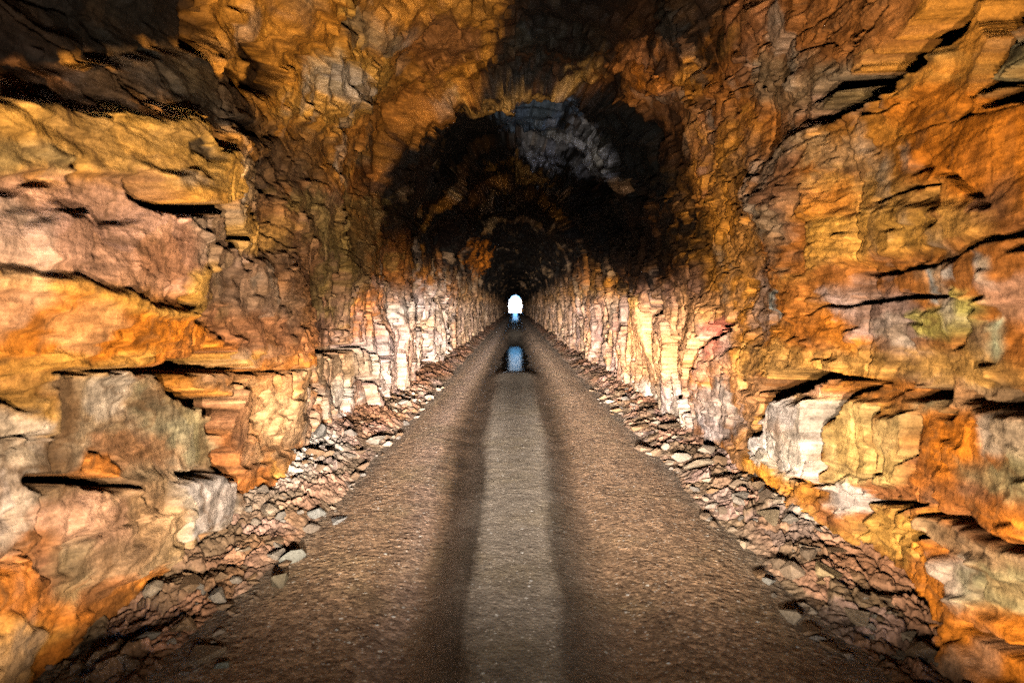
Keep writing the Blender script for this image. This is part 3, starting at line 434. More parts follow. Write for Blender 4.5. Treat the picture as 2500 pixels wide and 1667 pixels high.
('OR',0.078,0.9,0,[(7.53,9.96,0.38),(6.86,10.07,0.41),(6.29,10.17,0.43),(6.13,10.39,0.43),(5.94,10.62,0.42),(5.83,11.10,0.39),(5.71,11.57,0.37),(5.55,11.88,0.38),(5.40,12.16,0.39),(5.64,12.36,0.38),(5.89,12.57,0.37),(6.24,12.61,0.35),(6.63,12.65,0.33),(6.79,12.35,0.31),(6.94,12.04,0.30),(7.19,11.75,0.29),(7.45,11.45,0.29),(7.55,11.00,0.31),(7.62,10.55,0.33),(7.61,10.23,0.35)]),
('BR',0.051,0.7,0.03,[(6.80,10.48,0.38),(6.46,10.50,0.40),(6.15,10.52,0.41),(6.06,10.80,0.40),(5.94,11.05,0.39),(6.11,11.08,0.37),(6.28,11.12,0.36),(6.55,10.93,0.36),(6.83,10.72,0.36),(6.82,10.60,0.37)]),
('PU',0.051,0.75,0,[(6.26,10.46,0.41),(5.53,10.62,0.45),(4.94,10.75,0.49),(4.92,10.92,0.48),(4.89,11.08,0.47),(5.06,11.27,0.44),(5.24,11.47,0.41),(5.57,11.29,0.40),(5.94,11.09,0.38),(6.11,10.77,0.39)]),
('TA',0.036,0.6,0,[(5.77,11.11,0.39),(5.50,11.15,0.41),(5.25,11.19,0.43),(5.20,11.44,0.42),(5.15,11.68,0.41),(5.37,11.63,0.40),(5.61,11.58,0.38),(5.69,11.35,0.38)]),
('PG',0.046,0.85,0,[(6.15,11.54,0.35),(5.90,11.56,0.36),(5.66,11.57,0.38),(5.58,11.76,0.38),(5.50,11.95,0.38),(5.59,12.10,0.38),(5.69,12.25,0.37),(5.90,12.18,0.36),(6.14,12.11,0.34),(6.14,11.82,0.34)]),
('LB',0.014,0.55,0,[(5.49,11.83,0.38),(5.43,11.82,0.39),(5.37,11.81,0.39),(5.33,11.88,0.39),(5.30,11.95,0.40),(5.36,11.99,0.39),(5.42,12.04,0.39),(5.45,11.94,0.39)]),
('PG',0.043,0.85,0,[(4.62,11.92,0.45),(4.34,11.88,0.48),(4.09,11.85,0.51),(3.91,11.90,0.54),(3.75,11.95,0.56),(3.68,12.04,0.57),(3.62,12.12,0.58),(3.72,12.19,0.57),(3.83,12.26,0.55),(4.03,12.25,0.53),(4.24,12.23,0.50),(4.42,12.08,0.48)]),
('CR',0.021,0.6,0,[(4.25,12.07,0.49),(4.06,12.03,0.52),(3.89,12.01,0.54),(3.84,12.08,0.55),(3.79,12.16,0.56),(3.93,12.18,0.54),(4.08,12.20,0.52),(4.16,12.13,0.51)]),
('YG',0.018,0.9,-0.03,[(3.79,12.03,0.55),(3.64,12.02,0.58),(3.50,12.00,0.60),(3.30,11.95,0.64),(3.13,11.89,0.67),(2.99,11.92,0.70),(2.87,11.94,0.73),(2.96,11.99,0.71),(3.06,12.04,0.69),(3.20,12.08,0.66),(3.35,12.13,0.63),(3.50,12.13,0.60),(3.66,12.12,0.58),(3.72,12.08,0.56)]),
('PO',0.023,0.7,0,[(3.59,11.77,0.59),(3.47,11.75,0.61),(3.36,11.73,0.63),(3.31,11.78,0.64),(3.26,11.83,0.65),(3.29,11.88,0.64),(3.32,11.93,0.63),(3.41,11.92,0.62),(3.50,11.91,0.60),(3.54,11.84,0.59)]),
('CR',0.017,0.7,0,[(3.36,11.93,0.63),(3.29,11.89,0.64),(3.22,11.85,0.65),(3.20,11.95,0.66),(3.18,12.04,0.66),(3.25,12.06,0.65),(3.32,12.09,0.63),(3.34,12.01,0.63)]),
('LB',0.012,0.5,0,[(3.53,11.76,0.60),(3.48,11.75,0.61),(3.43,11.75,0.61),(3.43,11.84,0.61),(3.43,11.93,0.61),(3.46,11.93,0.61),(3.48,11.93,0.60),(3.51,11.85,0.60)]),
('WH',0.008,0.8,0,[(3.24,11.76,0.65),(3.18,11.76,0.66),(3.12,11.75,0.68),(3.11,11.79,0.68),(3.10,11.83,0.68),(3.16,11.83,0.67),(3.22,11.83,0.65),(3.23,11.80,0.65)]),
('CR',0.011,0.8,0,[(2.96,11.72,0.71),(2.89,11.74,0.73),(2.83,11.75,0.75),(2.81,11.82,0.75),(2.80,11.88,0.75),(2.85,11.87,0.74),(2.90,11.86,0.73),(2.93,11.79,0.72)]),
('PK',0.017,0.7,0,[(2.93,11.86,0.72),(2.58,11.83,0.81),(2.31,11.81,0.91),(2.31,11.93,0.91),(2.31,12.05,0.91),(2.49,12.07,0.84),(2.72,12.10,0.77),(2.80,12.07,0.75),(2.90,12.03,0.73),(2.91,11.95,0.72)]),
('LG',0.012,0.8,0,[(2.99,12.04,0.70),(2.95,12.03,0.71),(2.91,12.02,0.72),(2.89,12.08,0.73),(2.87,12.15,0.74),(2.89,12.20,0.73),(2.92,12.25,0.73),(2.95,12.22,0.72),(2.99,12.19,0.71),(2.99,12.12,0.70)]),
('TA',0.024,0.7,0,[(3.18,12.08,0.66),(3.08,12.06,0.68),(2.98,12.04,0.71),(2.93,12.13,0.72),(2.89,12.23,0.73),(3.00,12.25,0.71),(3.12,12.27,0.68),(3.15,12.18,0.67)]),
('OB',0.024,0.7,0,[(2.87,12.07,0.73),(2.56,12.04,0.82),(2.31,12.02,0.91),(2.31,12.13,0.91),(2.30,12.23,0.92),(2.54,12.25,0.83),(2.84,12.28,0.75),(2.85,12.17,0.74)]),
('PO',0.086,0.9,0,[(12.36,11.93,0.17),(10.02,11.83,0.21),(8.42,11.77,0.25),(7.52,11.87,0.28),(6.80,11.94,0.31),(6.79,12.10,0.31),(6.79,12.26,0.31),(7.17,12.42,0.30),(7.59,12.60,0.29),(7.87,12.80,0.29),(8.17,13.03,0.29),(9.38,13.18,0.26),(11.02,13.39,0.23),(11.85,13.31,0.21),(12.82,13.20,0.19),(12.58,12.55,0.17)]),
('YO',0.042,0.7,0,[(10.87,11.86,0.19),(10.43,11.85,0.20),(10.02,11.83,0.21),(10.17,12.02,0.21),(10.33,12.21,0.20),(10.68,12.21,0.20),(11.05,12.22,0.19),(10.96,12.04,0.19)]),
('CR',0.077,0.9,0,[(12.32,13.23,0.20),(9.98,13.09,0.24),(8.39,13.00,0.28),(7.96,13.05,0.30),(7.58,13.10,0.31),(7.67,13.29,0.32),(7.75,13.49,0.33),(8.72,13.62,0.31),(9.96,13.79,0.28),(11.01,13.87,0.26),(12.30,13.97,0.24),(12.31,13.60,0.22)]),
('PK',0.036,0.8,0,[(7.42,12.24,0.29),(6.86,12.17,0.31),(6.38,12.11,0.33),(6.31,12.30,0.34),(6.25,12.48,0.35),(6.70,12.68,0.33),(7.24,12.90,0.32),(7.33,12.57,0.30)]),
('RD',0.027,0.75,0,[(7.22,12.18,0.29),(6.89,12.16,0.31),(6.58,12.14,0.32),(6.55,12.29,0.32),(6.53,12.44,0.33),(6.81,12.50,0.32),(7.12,12.56,0.31),(7.17,12.37,0.30)]),
('WH',0.022,0.6,0,[(6.86,12.26,0.31),(6.61,12.24,0.32),(6.38,12.22,0.33),(6.43,12.34,0.33),(6.48,12.46,0.33),(6.62,12.51,0.33),(6.78,12.55,0.32),(6.82,12.41,0.31)]),
('GW',0.037,0.85,0,[(7.58,12.95,0.31),(7.08,12.84,0.32),(6.63,12.74,0.34),(6.42,12.88,0.36),(6.23,13.02,0.38),(6.48,13.22,0.38),(6.75,13.43,0.38),(7.14,13.49,0.36),(7.57,13.55,0.35),(7.57,13.25,0.33)]),
('PO',0.033,0.8,0,[(6.57,12.60,0.33),(6.09,12.57,0.36),(5.68,12.55,0.38),(5.68,12.66,0.39),(5.68,12.78,0.40),(5.88,13.08,0.40),(6.10,13.41,0.42),(6.28,13.45,0.41),(6.47,13.50,0.40),(6.35,13.21,0.38),(6.23,12.94,0.37),(6.40,12.77,0.35)]),
('OC',0.030,0.8,0,[(6.25,12.28,0.34),(5.40,12.27,0.39),(4.75,12.27,0.45),(3.45,12.24,0.61),(2.71,12.23,0.78),(2.71,12.27,0.78),(2.71,12.31,0.79),(3.04,12.33,0.70),(3.45,12.35,0.62),(3.88,12.38,0.55),(4.42,12.41,0.49),(4.82,12.46,0.45),(5.30,12.52,0.41),(5.73,12.56,0.38),(6.24,12.61,0.35),(6.25,12.44,0.34)]),
('GW',0.017,0.95,-0.1,[(5.17,12.72,0.43),(4.88,12.66,0.45),(4.62,12.60,0.48),(4.60,12.73,0.49),(4.58,12.87,0.50),(4.54,13.01,0.52),(4.50,13.15,0.54),(4.71,13.18,0.51),(4.95,13.20,0.49),(5.23,13.24,0.47),(5.54,13.28,0.45),(5.54,13.18,0.44),(5.55,13.07,0.43),(5.35,12.89,0.43)]),
('WH',0.033,0.8,0,[(5.57,13.08,0.43),(5.03,12.97,0.46),(4.59,12.88,0.50),(4.54,13.02,0.52),(4.50,13.15,0.54),(4.71,13.18,0.52),(4.95,13.22,0.49),(5.21,13.25,0.47),(5.51,13.28,0.45),(5.54,13.18,0.44)]),
('TY',0.017,0.95,-0.06,[(4.48,12.73,0.50),(4.32,12.63,0.51),(4.18,12.55,0.52),(4.07,12.55,0.54),(3.97,12.55,0.55),(3.96,12.78,0.57),(3.95,13.01,0.59),(4.05,13.07,0.59),(4.16,13.15,0.58),(4.30,13.14,0.56),(4.44,13.14,0.54),(4.46,12.93,0.52)]),
('TY',0.015,0.95,-0.08,[(3.92,12.60,0.56),(3.75,12.58,0.58),(3.60,12.55,0.60),(3.60,12.66,0.61),(3.60,12.77,0.62),(3.64,12.88,0.63),(3.68,12.98,0.63),(3.78,13.01,0.62),(3.89,13.03,0.60),(3.91,12.82,0.58)]),
('PK',0.019,0.8,0.02,[(4.97,12.51,0.44),(4.78,12.48,0.45),(4.61,12.45,0.47),(4.61,12.51,0.47),(4.60,12.58,0.48),(4.74,12.60,0.46),(4.89,12.62,0.45),(4.93,12.56,0.44)]),
('OO',0.022,0.8,0.04,[(4.59,12.45,0.47),(4.15,12.42,0.52),(3.78,12.39,0.57),(3.78,12.46,0.57),(3.78,12.53,0.58),(3.97,12.54,0.55),(4.18,12.55,0.52),(4.35,12.56,0.50),(4.54,12.57,0.48),(4.57,12.51,0.48)]),
('OB',0.026,0.85,0,[(3.59,12.50,0.60),(3.23,12.48,0.67),(2.94,12.46,0.73),(2.95,12.56,0.74),(2.96,12.67,0.75),(3.08,12.81,0.73),(3.22,12.97,0.72),(3.38,12.99,0.69),(3.55,13.02,0.66),(3.57,12.76,0.63)]),
('GN',0.028,0.75,0,[(3.61,12.43,0.60),(3.47,12.45,0.62),(3.34,12.47,0.65),(3.36,12.51,0.65),(3.37,12.56,0.65),(3.48,12.57,0.63),(3.60,12.58,0.61),(3.61,12.51,0.60)]),
('CR',0.017,0.8,0,[(2.96,12.47,0.73),(2.59,12.41,0.83),(2.30,12.36,0.93),(2.30,12.45,0.94),(2.29,12.54,0.95),(2.48,12.57,0.88),(2.70,12.60,0.81),(2.80,12.61,0.78),(2.91,12.61,0.76),(2.93,12.54,0.74)]),
('GN',0.022,0.8,0,[(3.17,12.71,0.70),(2.91,12.66,0.76),(2.70,12.60,0.81),(2.48,12.57,0.88),(2.29,12.54,0.95),(2.29,12.59,0.96),(2.29,12.65,0.96),(2.53,12.70,0.88),(2.82,12.77,0.80),(2.95,12.78,0.76),(3.10,12.80,0.73),(3.13,12.76,0.72)]),
('OB',0.022,0.75,0,[(3.44,12.94,0.67),(3.10,12.85,0.74),(2.82,12.78,0.80),(2.53,12.73,0.88),(2.29,12.69,0.97),(2.29,12.77,0.98),(2.28,12.84,1.00),(2.52,12.87,0.91),(2.82,12.90,0.81),(3.05,12.95,0.76),(3.32,13.01,0.71),(3.38,12.98,0.69)]),
('WH',0.017,0.8,-0.03,[(4.42,13.18,0.55),(4.23,13.13,0.57),(4.05,13.09,0.59),(4.01,13.13,0.60),(3.97,13.17,0.61),(4.01,13.23,0.61),(4.05,13.29,0.61),(4.21,13.30,0.59),(4.39,13.31,0.57),(4.41,13.25,0.56)]),
('YO',0.030,0.9,0,[(4.03,13.19,0.60),(3.66,13.10,0.65),(3.36,13.03,0.70),(3.39,13.17,0.71),(3.43,13.31,0.73),(3.50,13.38,0.72),(3.58,13.46,0.72),(3.73,13.46,0.69),(3.89,13.46,0.66),(3.97,13.40,0.64),(4.05,13.33,0.62),(4.04,13.26,0.61)]),
('OB',0.026,0.6,0,[(3.51,13.06,0.67),(3.29,13.02,0.71),(3.09,12.99,0.75),(3.12,13.09,0.76),(3.15,13.20,0.77),(3.28,13.26,0.75),(3.42,13.33,0.73),(3.47,13.19,0.70)]),
('TA',0.015,0.85,-0.05,[(3.36,13.05,0.70),(3.17,13.02,0.74),(3.01,12.99,0.78),(2.84,12.96,0.82),(2.69,12.94,0.86),(2.47,12.89,0.93),(2.28,12.86,1.00),(2.28,12.89,1.00),(2.28,12.92,1.01),(2.47,13.00,0.95),(2.69,13.09,0.89),(2.90,13.12,0.83),(3.15,13.16,0.77),(3.27,13.16,0.74),(3.39,13.16,0.71),(3.38,13.10,0.71)]),
('GW',0.016,0.85,-0.04,[(3.28,13.25,0.75),(3.18,13.19,0.76),(3.09,13.13,0.78),(2.95,13.10,0.81),(2.81,13.07,0.84),(2.86,13.14,0.84),(2.91,13.22,0.84),(2.95,13.29,0.84),(3.00,13.36,0.84),(3.05,13.37,0.83),(3.11,13.37,0.81),(3.20,13.31,0.78)]),
('GN',0.021,0.85,0,[(3.09,13.20,0.79),(2.88,13.10,0.83),(2.69,13.02,0.87),(2.47,12.96,0.94),(2.28,12.92,1.01),(2.28,12.99,1.02),(2.28,13.06,1.04),(2.46,13.14,0.98),(2.68,13.23,0.91),(2.82,13.29,0.88),(2.97,13.35,0.85),(3.03,13.27,0.82)]),
('OB',0.028,0.8,0,[(3.79,13.55,0.69),(3.54,13.43,0.72),(3.32,13.33,0.76),(3.23,13.38,0.78),(3.14,13.43,0.81),(3.27,13.58,0.81),(3.41,13.74,0.81),(3.57,13.77,0.78),(3.74,13.81,0.75),(3.77,13.68,0.72)]),
('BR',0.035,0.6,0,[(4.04,13.68,0.67),(3.84,13.68,0.71),(3.66,13.67,0.74),(3.51,13.71,0.78),(3.38,13.74,0.81),(3.47,13.81,0.80),(3.57,13.87,0.79),(3.81,13.90,0.75),(4.08,13.92,0.70),(4.06,13.80,0.69)]),
('OB',0.025,0.85,0,[(3.08,13.44,0.83),(2.62,13.24,0.94),(2.28,13.09,1.04),(2.27,13.29,1.09),(2.27,13.48,1.14),(2.51,13.52,1.04),(2.80,13.57,0.94),(2.96,13.59,0.90),(3.14,13.60,0.85),(3.11,13.52,0.84)]),
('PK',0.017,0.7,0,[(3.38,13.70,0.81),(3.26,13.60,0.82),(3.14,13.51,0.83),(3.09,13.56,0.85),(3.05,13.61,0.88),(3.19,13.70,0.85),(3.34,13.79,0.83),(3.36,13.75,0.82)]),
]
CRACKS = [
(0.45,[(3.27,2.84,0.67,0.016),(3.34,2.76,0.65,0.033),(3.43,2.72,0.63,0.031),(3.59,2.72,0.60,0.025),(3.78,2.74,0.57,0.030),(4.04,2.79,0.54,0.028),(4.26,2.83,0.51,0.055),(4.44,2.74,0.49,0.035)]),
(0.25,[(4.44,2.80,0.49,0.013),(4.63,2.69,0.47,0.028),(4.92,2.70,0.44,0.025)]),
(0.3,[(2.81,3.09,0.81,0.008),(2.96,3.08,0.77,0.024),(3.08,3.08,0.74,0.009)]),
(0.3,[(3.39,3.34,0.70,0.017),(3.50,3.24,0.67,0.024),(3.56,3.19,0.65,0.009)]),
(0.35,[(4.49,3.45,0.55,0.022),(4.86,3.50,0.51,0.048),(5.26,3.55,0.47,0.047),(5.53,3.60,0.45,0.017)]),
(0.25,[(5.09,3.21,0.46,0.020),(5.35,3.14,0.43,0.043),(5.63,3.15,0.41,0.022)]),
(0.25,[(3.04,1.90,0.70,0.009),(3.37,1.88,0.63,0.012),(3.73,1.86,0.57,0.015),(4.12,1.81,0.52,0.018),(4.41,1.77,0.49,0.026),(4.82,1.72,0.45,0.024),(5.40,1.67,0.40,0.016),(6.13,1.61,0.36,0.012)]),
(0.4,[(3.82,1.85,0.56,0.015),(3.99,1.86,0.53,0.048),(4.18,1.84,0.51,0.054),(4.26,1.82,0.50,0.017)]),
(0.45,[(4.28,1.82,0.50,0.038),(4.41,1.84,0.48,0.075),(4.64,1.81,0.46,0.079),(4.89,1.73,0.44,0.039)]),
(0.35,[(4.17,1.76,0.51,0.021),(4.23,1.67,0.51,0.038),(4.44,1.58,0.49,0.044),(4.67,1.48,0.48,0.056)]),
(0.35,[(5.05,1.68,0.43,0.030),(4.89,1.57,0.45,0.044),(4.74,1.43,0.47,0.052),(4.68,1.28,0.49,0.033)]),
(0.35,[(4.69,1.15,0.50,0.042),(4.68,1.01,0.52,0.061)]),
(0.4,[(2.95,1.42,0.76,0.021),(3.03,1.38,0.74,0.036),(3.13,1.36,0.72,0.025),(3.23,1.32,0.70,0.029),(3.35,1.30,0.68,0.023),(3.52,1.24,0.66,0.032)]),
(0.25,[(2.53,1.91,0.84,0.018),(2.65,1.87,0.80,0.019),(2.76,1.81,0.77,0.014),(2.80,1.78,0.77,0.007)]),
(0.25,[(2.80,1.82,0.76,0.011),(2.88,1.79,0.74,0.017),(2.97,1.74,0.72,0.006)]),
(0.25,[(2.52,1.83,0.85,0.018),(2.65,1.80,0.81,0.018),(2.76,1.75,0.78,0.008)]),
(0.2,[(3.28,1.38,0.69,0.007),(3.36,1.44,0.67,0.013),(3.44,1.44,0.65,0.009)]),
(0.2,[(3.51,1.39,0.64,0.007),(3.62,1.32,0.63,0.014)]),
(0.25,[(4.13,1.16,0.57,0.010),(4.46,1.08,0.53,0.013)]),
(0.2,[(3.58,1.22,0.65,0.011),(3.70,1.10,0.64,0.017)]),
(0.25,[(7.03,1.67,0.31,0.028),(7.63,1.68,0.28,0.038),(8.33,1.67,0.26,0.058),(9.46,1.58,0.23,0.057),(10.39,1.44,0.21,0.031)]),
(0.2,[(8.96,1.23,0.26,0.027),(9.80,0.99,0.25,0.039),(10.37,0.68,0.25,0.036),(10.72,0.45,0.25,0.021)]),
(0.2,[(7.07,1.34,0.32,0.011),(7.35,1.32,0.31,0.037),(7.58,1.22,0.31,0.030)]),
(0.15,[(7.43,1.21,0.31,0.015),(7.09,1.00,0.34,0.014),(7.00,0.77,0.36,0.014)]),
(0.2,[(13.83,2.25,0.15,0.028),(15.90,1.41,0.14,0.048),(16.72,0.48,0.16,0.050),(16.28,0.09,0.18,0.032)]),
(0.2,[(17.24,2.94,0.13,0.043),(19.56,2.01,0.11,0.078),(20.55,0.90,0.12,0.082)]),
(0.15,[(8.26,2.99,0.27,0.025),(8.70,2.58,0.25,0.035),(8.57,2.00,0.25,0.021)]),
(0.15,[(7.67,3.24,0.31,0.019),(7.94,2.75,0.27,0.024),(8.03,2.33,0.26,0.016)]),
(0.15,[(4.63,2.65,0.46,0.012),(4.84,2.47,0.44,0.014)]),
(0.15,[(3.16,2.10,0.67,0.008),(3.25,2.05,0.65,0.010)]),
(0.55,[(3.24,10.32,0.82,0.087),(3.31,10.52,0.77,0.074),(3.57,10.60,0.70,0.105),(3.92,10.60,0.64,0.131),(4.20,10.64,0.59,0.094),(4.52,10.69,0.54,0.054),(4.83,10.64,0.51,0.024),(4.97,10.57,0.51,0.015)]),
(0.35,[(4.11,10.57,0.61,0.020),(4.39,10.52,0.58,0.046),(4.64,10.52,0.55,0.030),(4.78,10.52,0.53,0.012)]),
(0.35,[(3.45,10.55,0.73,0.014),(3.65,10.55,0.69,0.033),(3.73,10.57,0.67,0.015)]),
(0.45,[(2.96,10.46,0.87,0.080),(3.03,10.64,0.82,0.056),(3.05,10.75,0.79,0.044),(3.14,10.87,0.75,0.033),(3.18,10.95,0.73,0.013)]),
(0.35,[(2.56,10.97,0.91,0.034),(2.75,10.94,0.85,0.029),(2.90,10.93,0.81,0.026),(3.04,10.94,0.77,0.020),(3.17,10.94,0.74,0.013)]),
(0.5,[(2.51,11.14,0.90,0.074),(2.75,11.05,0.83,0.081),(2.90,11.01,0.80,0.069),(3.06,11.01,0.75,0.037),(3.12,11.01,0.74,0.012)]),
(0.3,[(3.28,10.99,0.71,0.010),(3.25,11.02,0.71,0.032),(3.31,11.03,0.69,0.010)]),
(0.3,[(6.62,12.10,0.32,0.040),(6.72,12.23,0.32,0.047),(7.22,12.35,0.30,0.043),(7.49,12.46,0.29,0.045),(7.54,12.64,0.29,0.034),(7.73,12.87,0.30,0.039),(7.96,13.06,0.30,0.036)]),
(0.2,[(9.23,11.87,0.23,0.028),(9.53,12.03,0.22,0.057),(9.82,12.19,0.22,0.034)]),
(0.2,[(8.07,12.80,0.28,0.012),(7.92,13.15,0.30,0.020),(8.15,13.62,0.33,0.016)]),
(0.2,[(4.89,11.08,0.47,0.017),(4.90,11.30,0.45,0.015)]),
(0.15,[(5.17,12.53,0.42,0.013),(5.21,12.75,0.43,0.013)]),
(0.2,[(4.31,11.77,0.49,0.009),(3.94,11.76,0.54,0.016),(3.47,11.74,0.61,0.009),(2.91,11.66,0.73,0.010),(2.62,11.65,0.81,0.010)]),
(0.2,[(4.91,12.02,0.43,0.010),(3.99,11.93,0.53,0.010),(3.29,11.89,0.64,0.008)]),
(0.3,[(2.73,11.71,0.77,0.014),(2.62,11.70,0.81,0.021)]),
(0.25,[(2.90,11.90,0.72,0.009),(3.02,11.94,0.70,0.015),(3.11,12.00,0.68,0.014),(3.14,12.04,0.67,0.016)]),
(0.25,[(3.22,12.11,0.65,0.016),(3.15,12.08,0.67,0.013)]),
(0.25,[(3.31,12.18,0.64,0.008),(3.25,12.15,0.65,0.016)]),
(0.25,[(5.21,12.51,0.42,0.016),(4.89,12.46,0.44,0.029),(4.41,12.43,0.49,0.018),(4.07,12.42,0.53,0.010)]),
(0.45,[(4.78,12.46,0.45,0.038),(4.98,12.53,0.44,0.065),(5.21,12.61,0.42,0.088),(5.46,12.69,0.41,0.076),(5.62,12.79,0.40,0.028)]),
(0.35,[(5.39,12.68,0.41,0.038),(5.52,12.83,0.41,0.044),(5.67,12.98,0.41,0.034)]),
(0.35,[(5.71,13.24,0.43,0.023),(5.65,13.08,0.42,0.051),(5.40,12.97,0.43,0.043)]),
(0.4,[(4.18,12.48,0.52,0.017),(4.32,12.52,0.50,0.039),(4.47,12.58,0.49,0.053),(4.56,12.69,0.49,0.032),(4.57,12.86,0.50,0.016),(4.48,13.12,0.53,0.011)]),
(0.3,[(3.97,12.60,0.55,0.018),(3.94,12.77,0.57,0.016),(3.92,13.03,0.60,0.012)]),
(0.4,[(3.73,12.45,0.58,0.033),(3.61,12.44,0.60,0.043),(3.45,12.42,0.62,0.031),(3.41,12.43,0.63,0.010)]),
(0.4,[(3.27,12.42,0.66,0.026),(3.11,12.41,0.69,0.028),(2.94,12.41,0.73,0.029),(2.87,12.40,0.75,0.011)]),
(0.4,[(2.83,12.38,0.76,0.037),(2.74,12.39,0.78,0.027),(2.56,12.37,0.84,0.025)]),
(0.25,[(3.45,12.56,0.63,0.007),(3.34,12.53,0.65,0.023),(3.30,12.50,0.66,0.010)]),
(0.2,[(3.68,12.84,0.62,0.011),(3.60,12.77,0.62,0.011),(3.60,12.58,0.61,0.007)]),
(0.2,[(4.08,13.18,0.59,0.012),(3.81,13.11,0.63,0.015),(3.67,13.11,0.65,0.022),(3.55,13.04,0.66,0.012)]),
(0.25,[(3.38,13.03,0.70,0.020),(3.22,12.99,0.72,0.019),(3.01,12.96,0.77,0.018),(2.82,12.94,0.82,0.011),(2.54,12.89,0.90,0.010)]),
(0.2,[(4.05,13.21,0.60,0.012),(4.07,13.31,0.61,0.014)]),
(0.2,[(3.70,13.10,0.65,0.011),(3.73,13.28,0.66,0.013),(3.74,13.41,0.68,0.009)]),
(0.25,[(3.58,13.29,0.69,0.014),(3.49,13.21,0.70,0.028),(3.36,13.15,0.72,0.017)]),
(0.2,[(2.96,13.43,0.86,0.012),(2.80,13.40,0.91,0.014),(2.53,13.32,0.99,0.018)]),
(0.2,[(4.11,11.33,0.53,0.006),(3.64,11.33,0.60,0.007),(3.41,11.35,0.64,0.005)]),
(0.2,[(3.37,11.29,0.65,0.007),(3.14,11.42,0.69,0.008),(2.96,11.51,0.73,0.009)]),
(0.2,[(5.86,9.71,0.51,0.015),(5.70,9.92,0.50,0.017),(5.51,10.15,0.50,0.011)]),
(0.2,[(18.62,8.49,0.19,0.056),(13.25,9.53,0.23,0.066),(9.97,10.41,0.26,0.045)]),
(0.2,[(16.04,10.43,0.16,0.048),(16.84,11.02,0.14,0.067),(15.73,11.91,0.13,0.047),(15.33,12.63,0.14,0.031)]),
(0.2,[(13.13,11.58,0.16,0.033),(12.74,12.26,0.17,0.044)]),
]
BLOCKS = [
('rock_block','whitish upright block with flat face at the foot of the right wall',[(5.17,12.72,0.43),(4.62,12.60,0.48),(4.58,12.87,0.50),(4.50,13.15,0.54),(4.95,13.20,0.49),(5.54,13.28,0.45),(5.55,13.07,0.43)]),
('rock_block','tan upright block beside the whitish block',[(4.48,12.73,0.50),(4.18,12.55,0.52),(3.97,12.55,0.55),(3.95,13.01,0.59),(4.16,13.15,0.58),(4.44,13.14,0.54)]),
('rock_block','narrow tan pillar of rock next to the orange face',[(3.92,12.60,0.56),(3.60,12.55,0.60),(3.60,12.77,0.62),(3.68,12.98,0.63),(3.89,13.03,0.60)]),
('rock_block','pale grey smooth face low on the left wall',[(3.89,1.04,0.62),(3.97,1.14,0.59),(4.21,1.13,0.56),(4.59,1.01,0.53),(4.78,0.79,0.53),(4.58,0.71,0.56),(4.38,0.71,0.59),(3.99,0.81,0.63)]),
('rock_block','broad taupe block under the flat black crack of the left wall',[(3.09,1.88,0.69),(4.12,1.78,0.52),(4.18,1.67,0.52),(4.63,1.49,0.48),(4.67,1.15,0.50),(4.59,1.02,0.53),(4.00,1.18,0.58),(3.54,1.26,0.65),(3.07,1.41,0.73)]),
('rock_ledge','yellow overhanging lobe above a black gap on the left wall',[(3.27,2.84,0.67),(3.40,2.90,0.65),(4.27,3.06,0.53),(4.28,2.91,0.52),(4.04,2.79,0.54),(3.67,2.74,0.59),(3.40,2.78,0.64)]),
]
BIG_STONES = [
(-1.43,2.97,0.094,0.6,1.2,12,(111, 90, 68),'large rounded brown stone on the dark ground nearest the left wall foot'),
(-1.41,4.11,0.085,0.7,1.3,9,(100, 96, 87),'pale wedge-shaped stone tilted at the road edge on the left'),
(-1.36,3.72,0.086,0.7,1.0,8,(81, 71, 56),'dark pyramid-shaped stone beside the pale wedge on the left'),
(-1.52,4.96,0.092,0.6,1.2,12,(116, 111, 103),'grey stone resting on the left rubble above the road edge'),
(-1.33,4.85,0.071,0.5,1.5,11,(125, 118, 111),'flat light grey stone next to the road on the left'),
(-2.10,7.01,0.140,0.7,1.2,9,(111, 103, 94),'grey block in shadow at the top of the left rubble'),
(-1.65,7.62,0.152,0.5,1.4,11,(124, 111, 96),'tan slab on the left rubble where the pale columns begin'),
(1.78,5.85,0.128,0.5,1.4,10,(145, 124, 103),'pale slab on the right rubble under the smooth grey face'),
(1.82,6.31,0.147,0.5,1.5,10,(137, 118, 96),'flat slab leaning on the right wall foot'),
(1.89,5.48,0.117,0.5,1.4,10,(133, 111, 90),'broad brown slab below the whitish block on the right'),
(1.95,5.21,0.104,0.45,1.6,10,(145, 118, 91),'tilted orange-tan slab at the wall under the whitish block'),
(1.80,4.68,0.124,0.35,2.0,10,(152, 130, 103),'long pale flake lying across the right rubble'),
(1.48,3.78,0.043,0.6,1.3,10,(125, 119, 111),'small white stone at the right edge of the road'),
(1.40,3.31,0.077,0.7,1.1,10,(111, 97, 81),'squarish stone on the dim ground by the right wall'),
(1.81,3.75,0.100,0.7,1.3,10,(137, 115, 85),'big pointed stone in the right rubble below the yellow rock'),
(-1.30,2.86,0.038,0.6,1.2,10,(94, 90, 76),'small grey-green stone in the dark lower left corner'),
]

